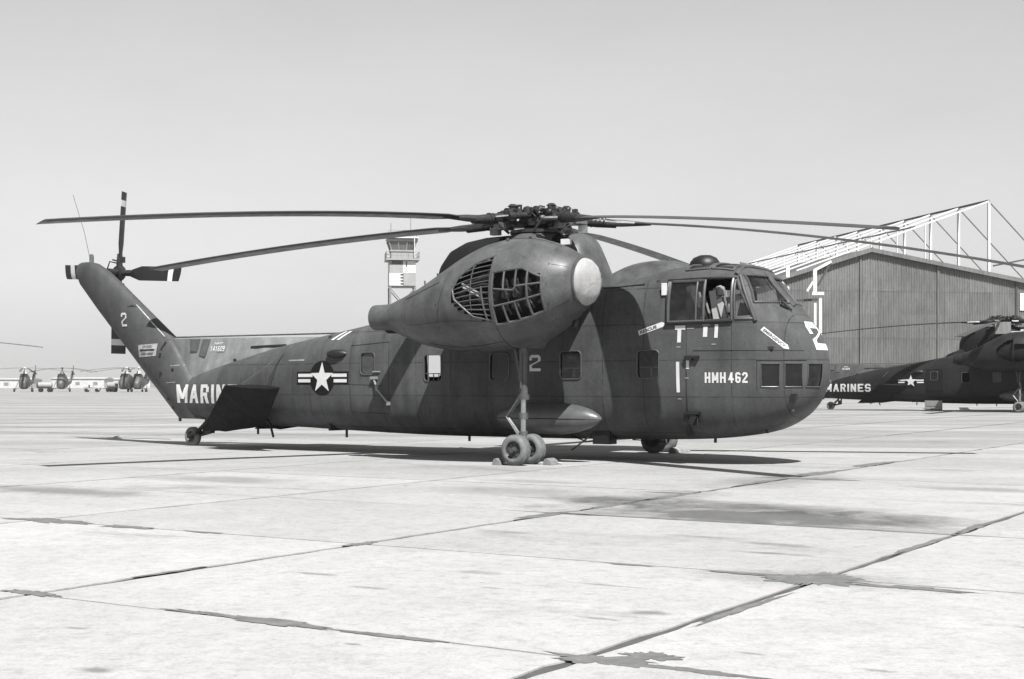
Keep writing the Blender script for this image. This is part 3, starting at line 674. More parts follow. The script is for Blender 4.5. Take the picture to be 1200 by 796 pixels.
def blade_mesh(L0,L1,chord,z0,droop,pitch,thick=.058,bend=1.8):
    # built along +x from the hub; leading edge towards +y (rotor turns anticlockwise from above)
    m=MB(); rings=[]; N=26
    prof=[(.5,0),(.44,.42),(.30,.52),(.05,.46),(-.25,.24),(-.5,.03),(-.5,-.03),(-.25,-.16),(.05,-.34),(.30,-.42),(.44,-.36)]
    for i in range(N+1):
        t=i/N; r=L0+(L1-L0)*t; ch=chord*(.55 if i==0 else 1.)
        if i==N: ch*=.96
        zz=z0-droop*(max(0,r-1)/(L1-1))**bend
        tw=pitch*(1-.45*t); c,s=math.cos(tw),math.sin(tw)
        rings.append([(r,(a*ch-.12*chord)*c-b*thick*2*s*.5,zz+(a*ch)*s+b*thick*c) for a,b in prof])
    m.loft(rings); return m
def build_heli():
    root=empty('cargo_helicopter',(ORG[0],ORG[1],0),HEAD)
    # ---- fuselage skin with real window openings
    m=MB(); xs=xs_list()
    m.loft([ring(x,0) for x in xs])
    outer=m.mesh('fuselage','paint',0)
    mi=MB(); mi.loft([ring(x,0,off=.045) for x in xs if -12.0<x<4.97])
    inner=mi.mesh('inner','inside',0)
    bm=bmesh.new(); bm.from_mesh(outer); b2=bmesh.new(); b2.from_mesh(inner); bmesh.ops.reverse_faces(b2,faces=b2.faces)
    tmp=bpy.data.meshes.new('tmp'); b2.to_mesh(tmp); nf=len(bm.faces); bm.from_mesh(tmp); bm.faces.ensure_lookup_table()
    for f in bm.faces[nf:]: f.material_index=1
    me=bpy.data.meshes.new('fuselage'); bm.to_mesh(me); bm.free(); b2.free()
    me.materials.append(M['paint']); me.materials.append(M['inside'])
    fus=link('fuselage',me,root)
    ct=MB()
    def side_cut(P,y0,y1): ct.prism([(x,y0,z) for x,z in P],(0,y1-y0,0))
    for (x,z,w_,h_) in CABW: side_cut(rrect(x,z,w_,h_,.09),-1.8,-1.0)
    for (x,z,w_,h_) in (CABW[0],): side_cut(rrect(x,z,w_,h_+.1,.09),1.0,1.8)
    side_cut(OPEN,-1.7,-1.0); side_cut(TRI,-1.7,-.9); side_cut([(a,b) for a,b in OPEN],1.,1.7); side_cut(TRI,.9,1.7)
    for s in(-1,1): ct.prism([(3.2,-s*a,b) for a,b in WSC],(2.2,0,0))
    for P in NOSEW: side_cut(P,-1.7,-.3); side_cut(P,.3,1.7)
    for s in(-1,1): ct.prism([(4.55,-s*a,b) for a,b in NOSEF],(.7,0,0))
    for P in ROOFW:
        for s in(-1,1): ct.prism([(a,-s*b,3.6) for a,b in P],(0,0,.7))
    bm=bmesh.new(); cme=ct.mesh('cut','inside',0); co=link('cut',cme,root)
    bool_cut(fus,co)
    fus.data.polygons.foreach_set('use_smooth',[True]*len(fus.data.polygons)); fus.data.set_sharp_from_angle(angle=R(40))
    fus.name='fuselage'
    # ---- cabin inside: floors, bulkheads, seats
    mb=MB(); mb.box((3.1,0,2.28),(2.5,2.2,.05)); mb.box((1.95,0,2.9),(.06,2.3,1.5)); mb.box((-1.,0,.74),(8.5,1.9,.06)); mb.box((-6.6,0,1.6),(.06,1.9,2.2)); mb.box((2.6,0,1.4),(.06,2.3,1.7))
    for k in range(7): mb.box((-2.9+.8*k,.5,1.2),(.7,.9,1.1+.1*(k%3)))
    mb.build('cabin_floor','inside',fus,smooth=0)
    for s in(-1,1):
        mb=MB(); mb.box((2.80,s*.55,2.72),(.55,.52,.12)); mb.box((2.48,s*.55,3.06),(.12,.50,.72),Matrix.Rotation(R(-10),3,'Y')); mb.box((2.42,s*.55,3.46),(.11,.30,.18),Matrix.Rotation(R(-10),3,'Y'))
        mb.tube([(2.6,s*.85,2.3),(2.6,s*.85,2.7)],.03,6); mb.tube([(2.95,s*.30,2.3),(2.95,s*.30,2.7)],.03,6)
        se=mb.build('pilot_seat','seat',root,smooth=0)
        mb=MB(); mb.beam((2.62,s*.45,3.42),(2.80,s*.45,2.80),.06,.02,up=(1,0,0)); mb.beam((2.62,s*.66,3.42),(2.82,s*.66,2.80),.06,.02,up=(1,0,0)); mb.beam((2.80,s*.36,2.80),(2.95,s*.78,2.80),.07,.02); mb.build('harness_strap','strap',se,smooth=0)
    mb=MB(); mb.box((3.72,0,2.86),(.35,1.9,.55),Matrix.Rotation(R(14),3,'Y')); mb.box((3.5,0,2.5),(.6,.4,.5))
    for s in(-1,1): mb.tube([(3.25,s*.55,2.3),(3.3,s*.55,2.85),(3.2,s*.55,3.0)],.025,6)
    mb.build('instrument_panel','black',fus,smooth=0)
    mb=MB(); mb.tube([(3.22,-.80,2.82),(3.15,-.82,3.1),(3.02,-.8,3.3)],.045,6); mb.beam((3.3,-.95,2.84),(3.18,-.95,3.25),.12,.03,up=(0,1,0)); mb.beam((3.12,-.92,2.84),(3.02,-.92,3.42),.14,.03,up=(0,1,0)); mb.lathe([(.0,-.12),(.09,-.08),(.11,0),(.09,.08),(0,.12)],(3.10,-.72,3.42),'Z',10); mb.build('folded_webbing','strap',fus)
    # ---- cockpit glazing
    for P,fn,nm in ((TRI,on_side,'quarter_pane'),):
        for s in(-1,1):
            g=(lambda x,z,o,s=s:on_side(x,z,o,s)); q=quadmap(P,6,8,g,-.02).build('quarter_pane','glass',root); edge(P,g,.022,.0).build('pane_frame','frame',q)
    for s in(-1,1):
        g=(lambda a,b,o,s=s:on_front(-s*a,b,o)); q=quadmap(WSC,10,8,g,-.02).build('windscreen_pane','glass',root); edge(WSC,g,.026,.004,10).build('pane_frame','frame',q)
        for P in ROOFW:
            g=(lambda a,b,o,s=s:on_top(a,-s*b,o)); q=quadmap(P,5,8,g,-.015).build('roof_pane','glassd',root); edge(P,g,.028,.006).build('pane_frame','nacelle',q)
        P=NOSEF; g=(lambda a,b,o,s=s:on_front(-s*a,b,o)); q=quadmap(P,6,4,g,-.012).build('nose_pane','glassd',root); edge(P,g,.014,.002).build('pane_frame','frame',q)
        for P in NOSEW:
            g=(lambda x,z,o,s=s:on_side(x,z,o,s)); q=quadmap(P,6,4,g,-.012).build('nose_pane','glassd',root); edge(P,g,.014,.002).build('pane_frame','frame',q)
        g=(lambda x,z,o,s=s:on_side(x,z,o,s))
        # sliding side window pushed back over the opening
        sl=edge(SLIDE,g,.032,.035,8).build('sliding_window','frame',root)
        quadmap(SLIDE,6,6,g,.03).build('pane','glass',sl)
        mb=MB(); 
        for xx in (2.86,): 
            e=edge([(xx,2.81),(xx,3.6)],g,.022,.035,8,closed=False); mb.add(e.v,e.f)
        mb.build('window_bar','frame',sl)
        edge([(2.20,2.77),(3.60,2.80)],g,.028,.03,8,closed=False).build('window_rail','black',fus)
        edge([(2.20,3.63),(3.62,3.65)],g,.030,.03,8,closed=False).build('window_rail','black',fus)
        edge([(2.24,2.77),(2.22,3.63)],g,.026,.02,8,closed=False).build('window_rail','black',fus)
        edge([(3.585,2.82),(3.555,3.64)],g,.030,.012,8,closed=False).build('door_post','frame',fus)
        # the slanting windscreen post
        pts=[on_front(s*1.13,3.10,.01),on_front(s*1.10,3.25,.015),on_front(s*1.04,3.5,.015),on_front(s*.99,3.72,.015)]
        pts=[(4.03,s*side_y(4.03,2.80)+s*.01,2.80),(3.93,s*side_y(3.93,3.05)+s*.015,3.05)]+[(3.79,s*side_y(3.79,3.4)+s*.015,3.4),(3.66,s*side_y(3.66,3.68)+s*.01,3.68)]
        mb=MB(); mb.tube(pts,.042,8); mb.build('windscreen_post','frame',fus)
        edge([(3.64,2.84),(4.0,2.84)],g,.03,.0,4,closed=False).build('sill','faded' if False else 'frame',fus)
    mb=MB(); mb.tube([on_front(0,z,.012) for z in(3.12,3.3,3.5,3.72,3.8)],.05,8); mb.build('centre_post','frame',fus)
    mb=MB(); mb.tube([on_top(3.58,y,.012) for y in(-1.05,-.7,-.3,0,.3,.7,1.05)],.045,8); mb.build('brow_beam','nacelle',fus)
    mb=MB(); mb.prism([(3.40,-.10,3.93),(3.53,0,3.90),(3.40,.10,3.93),(3.26,.12,3.965),(3.26,-.12,3.965)],(0,0,.07)); mb.build('roof_gusset','faded',fus,smooth=0)
    mb=MB(); mb.tube([on_front(-.62,3.12,.03),on_front(-.55,3.22,.07),on_front(-.30,3.22,.07)],.014,6); mb.tube([on_front(-.5,3.2,.05),on_front(-.40,3.02,.05)],.02,6); mb.tube([on_front(-.62,3.12,.03),on_front(-.45,3.06,.04)],.03,6); mb.build('wiper','black',fus)
    # cabin windows: frame lip and dirty pane
    for i,(x,z,w_,h_) in enumerate(CABW):
        for s in((-1,1) if i<1 else (-1,)):
            hh=h_+(.1 if s>0 else 0)
            g=(lambda x,z,o,s=s:on_side(x,z,o,s)); f=edge(rrect(x,z,w_,hh,.09),g,.016,.004,2).build('window_frame','frame',root)
            if i!=1 and s<0: quadmap([(x-w_/2,z-hh/2),(x+w_/2,z-hh/2),(x+w_/2,z+hh/2),(x-w_/2,z+hh/2)],3,3,g,-.025).build('pane','glassd' if i else 'panegrey',f)
            if i==1 and s<0:
                mb=MB()
                for q in(-.13,0.,.13): mb.tube([on_side(x+q,z-.28,-.03),on_side(x+q*1.1,z-.12,-.03)],.012,5)
                mb.tube([on_side(x-.24,z-.12,-.03),on_side(x+.24,z-.12,-.03)],.010,5); mb.tube([on_side(x-.15,z-.28,-.03),on_side(x-.15,z+.28,-.03)],.012,5); mb.build('window_grille','frame',f)
            if i in(3,4):
                mb=MB(); mb.box((x-.02,-1.22,z-.06),(.40,.03,.02)); mb.box((x+.02,-1.22,z-.16),(.04,.03,.2)); mb.tube([(x-.2,-1.2,z+.2),(x-.08,-1.2,z+.06)],.015,5); mb.build('window_latch','metal',f,smooth=0)
    # seams of the clamshell nose doors, hinge lines and small fittings
    S=on_side
    def seam(P,n=24,r=.007,nm='panel_seam',mat='black',fn=on_side): return edge(P,fn,r,.0,n,closed=False,seg=4).build(nm,mat,fus)
    seam([(2.80,2.235),(4.80,2.225)]); seam([(4.05,2.04),(4.84,2.04)],nm='window_gutter',r=.012); seam([(4.06,1.45),(4.06,2.04)],8)
    seam([(2.64,.80),(2.64,2.05)],12); seam([(-5.75,.95),(-5.75,2.45)],16); seam([(-4.62,.95),(-4.62,2.52)],16); seam([(-5.75,2.45),(-4.62,2.52)],12); seam([(-5.75,.95),(-4.62,.92)],12)
    seam([(-6.85,1.6),(-4.8,1.55)],14,.005); seam([(-8.5,1.2),(-7.9,2.5)],12,.010); seam([(-7.,2.0),(-7.,.8)],12,.005); seam([(.6,3.54),(1.65,3.58)],8,.016,'roof_gutter'); seam([(-10.3,.8),(-10.2,2.0)],10,.005)
    mb=MB()
    for px_,pz,sx,sz in((2.78,2.11,.30,.05),(2.72,2.07,.14,.05)): 
        a=on_side(px_,pz,.03); mb.box(a,(sx,.09,sz))
    mb.build('door_hinge','black',fus,smooth=0)
    mb=MB(); a=on_side(2.78,1.02,.06); mb.box(a,(.30,.16,.05)); mb.box((a[0]+.02,a[1],a[2]-.12),(.12,.12,.2),Matrix.Rotation(.5,3,'Y')); mb.tube([(a[0]-.17,a[1],a[2]-.02),(a[0]-.17,a[1],a[2]-.22)],.018,5); mb.tube([(a[0]+.1,a[1],a[2]-.1),(a[0]+.1,a[1],a[2]-.24)],.018,5); mb.build('tie_down_fitting','black',fus,smooth=0)
    mb=MB(); mb.box(on_side(4.63,1.33,.0),(.12,.12,.13)); mb.build('lamp_recess','black',fus,smooth=0)
    mb=MB(); mb.lathe([(.0,.03),(.035,.02),(.04,-.03)],on_side(4.56,1.09,.0),'Z',10); mb.build('marker_lamp','metal',fus)
    mb=MB(); mb.lathe([(.001,-.30),(.06,-.25),(.10,-.1),(.10,.08),(.07,.24),(.001,.30)],on_side(-6.15,2.27,.02),'X',12); mb.build('blister_fairing','black',fus)
    mb=MB(); mb.tube([on_side(-5.0,1.70,.05),on_side(-4.85,1.45,.12),on_side(-4.62,1.17,.05)],.022,6); mb.box(on_side(-5.0,1.72,.04),(.16,.09,.06)); mb.box(on_side(-4.95,1.86,.02),(.2,.03,.03)); mb.box(on_side(-4.62,1.15,.03),(.07,.07,.08)); mb.build('door_handle','greymark',fus,smooth=0)
    mb=MB(); mb.tube([on_side(-8.0,2.30,.01),(-8.5,-1.9,1.54)],.014,5); mb.build('stabilizer_brace','frame',fus)
    mb=MB(); mb.box((.62,-.92,.49),(.40,.3,.28)); mb.build('belly_box','black',fus,smooth=0)
    mb=MB()
    for x,l in((-6.45,.16),(-9.2,.22),(-3.0,.10),(-1.9,.12),(2.9,.08),(4.,.06)): mb.tube([(x,-.5,sec(x)[1]+.15),(x,-.5,sec(x)[1]-l)],.03,6)
    mb.tube([(-8.75,-.6,.7),(-8.6,-.62,.3)],.03,6); mb.tube([(-.2,-.9,.52),(.3,-1.1,.40),(.95,-.9,.48)],.018,5); mb.tube([(.35,-1.1,.5),(.0,-1.2,.22)],.018,5); mb.tube([(1.2,-.8,.45),(2.0,-.9,.42),(2.0,-.9,.36)],.012,5); mb.build('belly_fitting','black',fus)
    mb=MB(); a=Vector(on_side(2.16,3.46,.06)); mb.box(a,(.11,.03,.24)); mb.tube([on_side(2.24,3.36,.0),a],.012,5); mb.build('rear_view_mirror','wsteel',fus,smooth=0)
    mb=MB(); mb.lathe([(.28,0),(.30,.05),(.28,.14),(.22,.22),(.11,.27),(.001,.28)],(2.46,.0,3.94),'Z',20); mb.v=[(x if x>2.46 else 2.46+(x-2.46)*1.15,y,z) for x,y,z in mb.v]; mb.build('roof_dome','black',fus)
    for x in(-10.1,-8.6,-2.0): mb=MB(); mb.lathe([(.04,0),(.04,.05),(.001,.07)],(x,-.35,sec(x)[2]-.03),'Z',8); mb.build('roof_stud','black',fus)
    # ---- markings
    block('lettering','HMH',(3.04,1.605),.43,.205,on_side,'white',fus,t=.21,gap=.16); block('lettering','462',(3.52,1.605),.375,.205,on_side,'white',fus,t=.21,gap=.18)
    digit2(on_side,-.93,1.85,.27,.34,.06,'white',fus)
    # star and bars
    sx,sz,rr=-6.60,1.72,.40
    mb=MB(); K=40
    ringp=[on_side(sx+rr*.99*math.cos(2*math.pi*k/K),sz+rr*math.sin(2*math.pi*k/K),.006) for k in range(K)]; mid=[on_side(sx+rr*.5*math.cos(2*math.pi*k/K),sz+rr*.5*math.sin(2*math.pi*k/K),.006) for k in range(K)]
    mb.add(ringp+mid+[on_side(sx,sz,.006)],[(k,(k+1)%K,K+(k+1)%K,K+k) for k in range(K)]+[(K+k,K+(k+1)%K,2*K) for k in range(K)])
    for s in(-1,1):
        q=quadmap([(sx+s*.36,sz-.15),(sx+s*.82,sz-.15),(sx+s*.82,sz+.15),(sx+s*.36,sz+.15)],4,3,on_side,.004); mb.add(q.v,q.f)
    ins=mb.build('insignia','insig',root,smooth=0)
    mb=MB(); P=[]
    for k in range(10):
        a=math.pi/2+math.pi*k/5; q=rr*.93*(1 if k%2==0 else .40); P.append((sx+q*math.cos(a),sz+q*math.sin(a)))
    mb.add([on_side(sx,sz,.013)]+[on_side(*p,.013) for p in P],[(0,1+k,1+(k+1)%10) for k in range(10)]); mb.build('star','white',ins,smooth=0)
    for s in(-1,1):
        for z0,z1 in((.025,.10),(-.10,-.025)):
            mb=quadmap([(sx+s*(.30 if z0>0 else .37),sz+z0),(sx+s*.77,sz+z0),(sx+s*.77,sz+z1),(sx+s*(.30 if z0>0 else .37),sz+z1)],4,1,on_side,.011); mb.build('insignia_bar','white',ins,smooth=0)
    # stripes, ticks and arrows round the cockpit
    for P in ([(2.41,2.65),(2.63,2.65),(2.63,2.73),(2.41,2.73)],[(2.455,2.40),(2.535,2.40),(2.545,2.648),(2.465,2.648)],[(2.44,1.42),(2.51,1.42),(2.50,2.02),(2.43,2.02)],
              [(3.0,2.50),(3.09,2.50),(3.10,2.70),(3.01,2.70)],[(3.235,2.48),(3.305,2.48),(3.32,2.74),(3.25,2.74)],[(2.645,1.88),(2.71,1.88),(2.71,2.05),(2.645,2.05)]):
        decal_poly(P,on_side).build('stripe','white',fus,smooth=0)
    for (x,z,w_) in((2.44,2.30,.09),(3.18,2.345,.09),(2.62,1.69,.08),(2.46,1.28,.08),(2.99,2.72,.16),(2.66,2.66,.15)):
        decal_poly([(x,z),(x+w_,z),(x+w_,z+.022),(x,z+.022)],on_side,3,1).build('tick','greymark',fus,smooth=0)
    a=math.atan2(.17,.50)
    def arrow(x0,z0,L,h,ang,txt,tw):
        c,s=math.cos(ang),math.sin(ang); T=lambda u,v:(x0+c*u-s*v,z0+s*u+c*v)
        mb=MB()
        for q in([T(0,0),T(L*.86,0),T(L*.86,h),T(0,h)],[T(L*.86,-h*.08),T(L,h*.5),T(L,h*.5),T(L*.86,h*1.08)]):
            m_=quadmap(q,8,2,on_side,.006); mb.add(m_.v,m_.f)
        ar=mb.build('arrow','white',root,smooth=0)
        lettering('lettering',txt,T(L*.06,h*.2),tw,h*.6,on_side,'black',ar,rot=ang,bold=.02,off=.011)
    arrow(1.63,2.55,.62,.10,R(17.5),'RESCUE',.38)
    arrow(4.12,2.62,.60,.085,R(-42),'EMERGENCY',.48)
    for k in(0,.20): decal_poly([(-6.50+k,2.60),(-6.40+k,2.60),(-6.14+k,2.80),(-6.24+k,2.80)],on_side,3,3).build('tick','white',fus,smooth=0)
    decal_poly([(-7.74,2.12),(-7.20,2.12),(-7.20,2.16),(-7.74,2.15)],on_side,4,1).build('tick','greymark',fus,smooth=0)
    # big squadron numeral on the nose, left of the windows
    nose2=lambda y,z,o:on_front(y,z,o)
    digit2(lambda u,z,o:on_front(u,z,o),-.33,2.245,.62,.56,.13,'white',fus)
    # ---- roof spine and dorsal fin
    mb=MB(); mb.loft([[(x,-wd,z0),(x,-wd*.75,z1-.06),(x,-wd*.4,z1),(x,wd*.4,z1),(x,wd*.75,z1-.06),(x,wd,z0)] for x,wd,z0,z1 in((-4.9,.50,2.9,3.15),(-4.7,.55,3.0,3.30),(-3.9,.6,3.2,3.62),(-3.2,.62,3.3,3.9))]); mb.build('roof_spine','paint',root,smooth=30)
    mb=MB(); rings=[]
    for i in range(13):
        x=-12.7+(6.9)*i/12; w_,zb,zt,n=sec(max(x,-12.2)); zr=2.775-.006*i+(.0 if x<-7 else .06*(x+7)); zr=max(zr,zt-.02); wb=w_*.70
        zb_=zb*.25+zt*.75-.15
        rings.append([(x,-wb,min(zb_,zr-.1)),(x,-wb*.62,zb_+(zr-zb_)*.45),(x,-.05,zr-.03),(x,-.02,zr),(x,.02,zr),(x,.05,zr-.03),(x,wb*.62,zb_+(zr-zb_)*.45),(x,wb,min(zb_,zr-.1))])
    mb.loft(rings); do=mb.build('dorsal_fin','faded',root,smooth=30)
    mb=MB(); mb.tube([(-12.45,0,2.79),(-6.0,0,2.80)],.022,6); mb.build('spine_cap','metal',do)
    def on_dor(x,z,off=0.):  # starboard face of the dorsal fin
        w_,zb,zt,n=sec(max(x,-12.2)); i=(x+12.7)/6.9*12; zr=2.775-.006*i; wb=w_*.70; zb_=zb*.25+zt*.75-.15
        zmid=zb_+(zr-zb_)*.45
        y=wb*.62+(.05-wb*.62)*(z-zmid)/(zr-.03-zmid) if z>zmid else wb+(wb*.62-wb)*(z-zb_)/(zmid-zb_)
        return (x,-y-off-.004,z+off*.6)
    for q in([(-11.86,2.42),(-11.60,2.40),(-11.55,2.72),(-11.90,2.72)],[(-11.52,2.30),(-11.28,2.26),(-11.18,2.72),(-11.46,2.72)]): decal_poly(q,on_dor,3,4,.008).build('paint_patch','fadedark',do,smooth=0)
    block('lettering','141609',(-11.12,2.40),.50,.13,on_dor,'white',do,t=.17,gap=.2,off=.012); lettering('lettering','NAVY',(-11.0,2.57),.28,.06,on_dor,'white',do,bold=.01,off=.012)
    decal_poly([(-9.72,2.47),(-8.55,2.50),(-8.55,2.55),(-9.72,2.52)],on_dor,5,1,.01).build('slot','black',do,smooth=0)
    # ---- tail pylon
    PZ=[(.70,-11.0,-12.32,.33),(1.1,-11.2,-12.74,.37),(1.6,-11.5,-13.26,.37),(2.1,-11.93,-13.78,.33),(2.8,-12.50,-14.52,.26),(3.6,-13.58,-15.36,.24),(4.3,-14.52,-16.05,.22),(4.62,-14.98,-16.22,.20),(4.82,-15.35,-16.15,.13),(4.88,-15.6,-16.02,.05)]
    def pyl(z):
        for i in range(len(PZ)-1):
            if PZ[i][0]<=z<=PZ[i+1][0]:
                t=(z-PZ[i][0])/(PZ[i+1][0]-PZ[i][0]); return [PZ[i][k]*(1-t)+PZ[i+1][k]*t for k in(1,2,3)]
    AF=[(0,0),(.025,.42),(.08,.75),(.2,.97),(.38,1.),(.6,.86),(.8,.58),(.94,.30),(1.,.12)]
    def pylr(z):
        le,te,t=pyl(z); c=le-te
        return [(le-c*a,-t*b,z) for a,b in AF]+[(le-c*a,t*b,z) for a,b in reversed(AF[1:])]
    mb=MB(); zs=[.70,.9,1.1,1.35,1.6,1.85,2.1,2.45,2.8,3.2,3.6,3.95,4.3,4.46,4.62,4.72,4.82,4.88]; mb.loft([pylr(z) for z in zs]); py=mb.build('tail_pylon','pylon',root,smooth=40)
    def on_pyl(x,z,off=0.):
        le,te,t=pyl(z); u=(le-x)/(le-te); u=min(max(u,0),1)
        for i in range(len(AF)-1):
            if AF[i][0]<=u<=AF[i+1][0]: f=(u-AF[i][0])/(AF[i+1][0]-AF[i][0]); b=AF[i][1]*(1-f)+AF[i+1][1]*f; break
        return (x,-t*b-off,z)
    def on_tail(x,z,off=0.):
        a=side_y(x,z) if x>-12.29 else 0.
        if z<=4.8:
            le,te,t=pyl(z)
            if te<x<le: a=max(a,-on_pyl(x,z)[1])
        return (x,-a-off,z)
    block('lettering','MARINES',(-12.08,1.10),3.0,.47,on_tail,'white',fus,t=.20,gap=.17)
    digit2(on_pyl,-14.24,3.10,.22,.36,.055,'white',py)
    pl=decal_poly([(-13.62,2.28),(-12.88,2.31),(-12.84,2.63),(-13.60,2.60)],on_pyl,6,3,.008).build('warning_sign','worn',root,smooth=0)
    lettering('lettering','DANGER',(-13.42,2.525),.38,.06,on_pyl,'black',pl,bold=.0,off=.014); lettering('lettering','KEEP AWAY',(-13.48,2.335),.50,.065,on_pyl,'black',pl,bold=.02,off=.014)
    mb=decal_poly([(-13.53,2.44),(-12.94,2.45),(-12.94,2.49),(-13.53,2.48)],on_pyl,4,1,.014); q=quadmap([(-13.56,2.46),(-13.46,2.42),(-13.46,2.505),(-13.56,2.465)],2,2,on_pyl,.015); mb.add(q.v,q.f); mb.build('warning_arrow','black',pl,smooth=0)
    for q,mt in(([(-12.74,2.45),(-12.68,2.45),(-12.52,2.74),(-12.60,2.74)],'black'),([(-12.78,2.26),(-12.70,2.26),(-12.68,2.38),(-12.76,2.38)],'black'),([(-14.02,3.62),(-13.9,3.62),(-13.62,3.60),(-13.78,3.68)],'black'),([(-12.34,2.04),(-11.98,2.06),(-11.98,2.08),(-12.34,2.06)],'greymark'),([(-12.48,1.60),(-12.12,1.62),(-12.12,1.64),(-12.48,1.62)],'greymark')):
        decal_poly(q,on_pyl,3,3,.007).build('slot' if mt=='black' else 'tick',mt,py,smooth=0)
    for x,z in((-12.25,1.95),(-12.7,1.85),(-12.5,1.2),(-12.38,.98)):
        mb=MB(); mb.lathe([(.045,0),(.04,.02),(.001,.025)],(0,0,0),'Y',8); a=on_pyl(x,z,.0); mb.v=[(p[0]+a[0],a[1]-p[1],p[2]+a[2]) for p in mb.v]; mb.build('stud','black',py)
    mb=MB(); mb.tube([on_pyl(-12.66,2.80,.01),on_pyl(-13.75,3.66,.01)],.018,5); mb.build('leading_strip','worn',py)
    mb=MB(); mb.tube([(-15.62,0,4.84),(-15.62,0,5.02)],.06,8); mb.lathe([(.06,5.02),(.05,5.08),(.001,5.10)],(-15.62,0,0),'Z',8); mb.build('tail_light','metal',py)
    mb=MB(); mb.tube([(-15.66,0,4.9),(-15.9,0,5.7),(-16.35,0,6.75)],.008,5); mb.build('whip_aerial','metal',py)
    mb=MB(); mb.tube([(-12.3,-.02,.72),(-12.3,-.02,.62)],.04,6); mb.build('tie_ring','black',py)
    # ---- stabilizers, canted up, black with the shade of their undersides painted in
    for s in(-1,1):
        mb=MB()
        r0,r1=(-10.62,.43),(-8.59,.60); t0,t1=(-8.94,1.55),(-7.23,1.50)
        def st(xy,y,o): return (xy[0],s*y,xy[1]+o)
        rings=[]
        for t in(0,.5,1):
            y=.95+(1.95-.95)*t; a=[r0[k]*(1-t)+t0[k]*t for k in(0,1)]; b=[r1[k]*(1-t)+t1[k]*t for k in(0,1)]; th=.075*(1-.3*t)
            pr=[]
            for u,h in((0,.12),(.15,.5),(.45,1),(.75,.9),(.93,.55),(1,.1)): pr.append((a[0]+(b[0]-a[0])*u,s*y+s*th*h*-.5,a[1]+(b[1]-a[1])*u+th*h*.85))
            for u,h in((1,-.1),(.93,-.5),(.75,-.8),(.45,-.9),(.15,-.45),(0,-.12)): pr.append((a[0]+(b[0]-a[0])*u,s*y+s*th*h*-.5,a[1]+(b[1]-a[1])*u+th*h*.85))
            rings.append(pr)
        mb.loft(rings); sb=mb.build('stabilizer','flatblack',root,smooth=40)
        mb=MB(); mb.loft([[(x,s*y,z+dz) for x,z in((-10.45,.46),(-9.8,.40),(-8.9,.52),(-8.62,.62),(-9.0,.72),(-9.9,.66))] for y,dz in((.35,.16),(.7,.08),(1.0,.02))]); mb.build('root_fairing','flatblack',sb)
    # ---- tail rotor on the port side
    th=empty('tail_rotor_hub',(0,0,0)); C.objects.unlink(th); bpy.data.objects.remove(th)
    hc=Vector((-15.12,.52,4.60))
    mb=MB(); mb.lathe([(.10,-.42),(.10,-.1),(.19,-.08),(.21,.06),(.14,.12),(.08,.2),(.001,.22)],hc,'Y',14)
    for k in range(4):
        a=math.pi/2*k+R(-3); d=Vector((math.cos(a),0,math.sin(a))); mb.tube([hc+d*.1,hc+d*.52],[.09,.07],8); mb.tube([hc+d*.3+Vector((0,.1,0)),hc+d*.34+Vector((0,-.25,0))],.022,5); mb.box(hc+d*.36+Vector((0,.05,0)),(.16,.16,.16))
    mb.tube([hc+Vector((-.25,-.2,.1)),hc+Vector((-.15,-.2,.3)),hc+Vector((.05,-.1,.25))],.02,5)
    hub=mb.build('tail_rotor_hub','hub',root)
    for k in range(4):
        a=math.pi/2*k+R(-3); cone=R(2)
        pitch=(R(66) if k%2 else R(18))
        pitch=[R(12),R(62),R(12),R(30)][k]
        L=2.2
        for nm,a0,a1,mt,par in(('tail_rotor_blade',.45,1.80,'tblade',0),('tip_band',1.80,1.97,'white',1),('blade_tip',1.97,L,'tblade',1)):
            mb=MB(); rings=[]
            for i in range(5):
                r=a0+(a1-a0)*i/4; ch=.40 if r>.5 else .2
                rings.append([(r,ch*(u)*math.sin(pitch)+b*.05*math.cos(pitch),ch*u*math.cos(pitch)-b*.05*math.sin(pitch)) for u,b in((.5,0),(.35,.5),(0,.6),(-.5,.06),(-.5,-.06),(0,-.5),(.35,-.45))])
            mb.loft(rings)
            mt3=Matrix.Rotation(-a,3,'Y')@Matrix.Rotation(cone,3,'Z')
            mb.v=[tuple(mt3@Vector(v)+hc) for v in mb.v]
            if not par: bl=mb.build(nm,mt,root)
            else: mb.build(nm,mt,bl)
    # ---- rotor pylon: flat black housing with a paler front fairing, and the mast cone
    def prof_ring(x,zt,wd,z0=3.35,K=18): return [(x,-wd*math.cos(math.pi*k/K),z0+(zt-z0)*abs(math.sin(math.pi*k/K))**.55) for k in range(K+1)]
    mb=MB(); mb.loft([prof_ring(x,zt,wd) for x,zt,wd in((-4.12,3.75,.10),(-4.06,4.05,.28),(-3.93,4.38,.42),(-3.7,4.62,.54),(-3.3,4.78,.66),(-2.8,4.85,.72),(-2.2,4.87,.76),(-1.5,4.85,.78),(-.55,4.80,.76))]); mb.build('rotor_pylon','flatblack',root,smooth=50)
    mb=MB(); mb.loft([prof_ring(x,zt,wd) for x,zt,wd in((-.54,4.83,.80),(-.40,4.82,.79),(-.22,4.74,.75),(-.08,4.45,.68),(.08,4.1,.58),(.26,3.6,.48))]); pf=mb.build('pylon_front_fairing','nacelle',root,smooth=50)
    mb=MB(); mb.box((-.42,-.70,4.58),(.22,.08,.12)); mb.build('fairing_label','wsteel',pf,smooth=0)
    mb=MB(); mb.box((-.36,-.72,4.38),(.12,.06,.26)); mb.build('fairing_slot','black',pf,smooth=0)
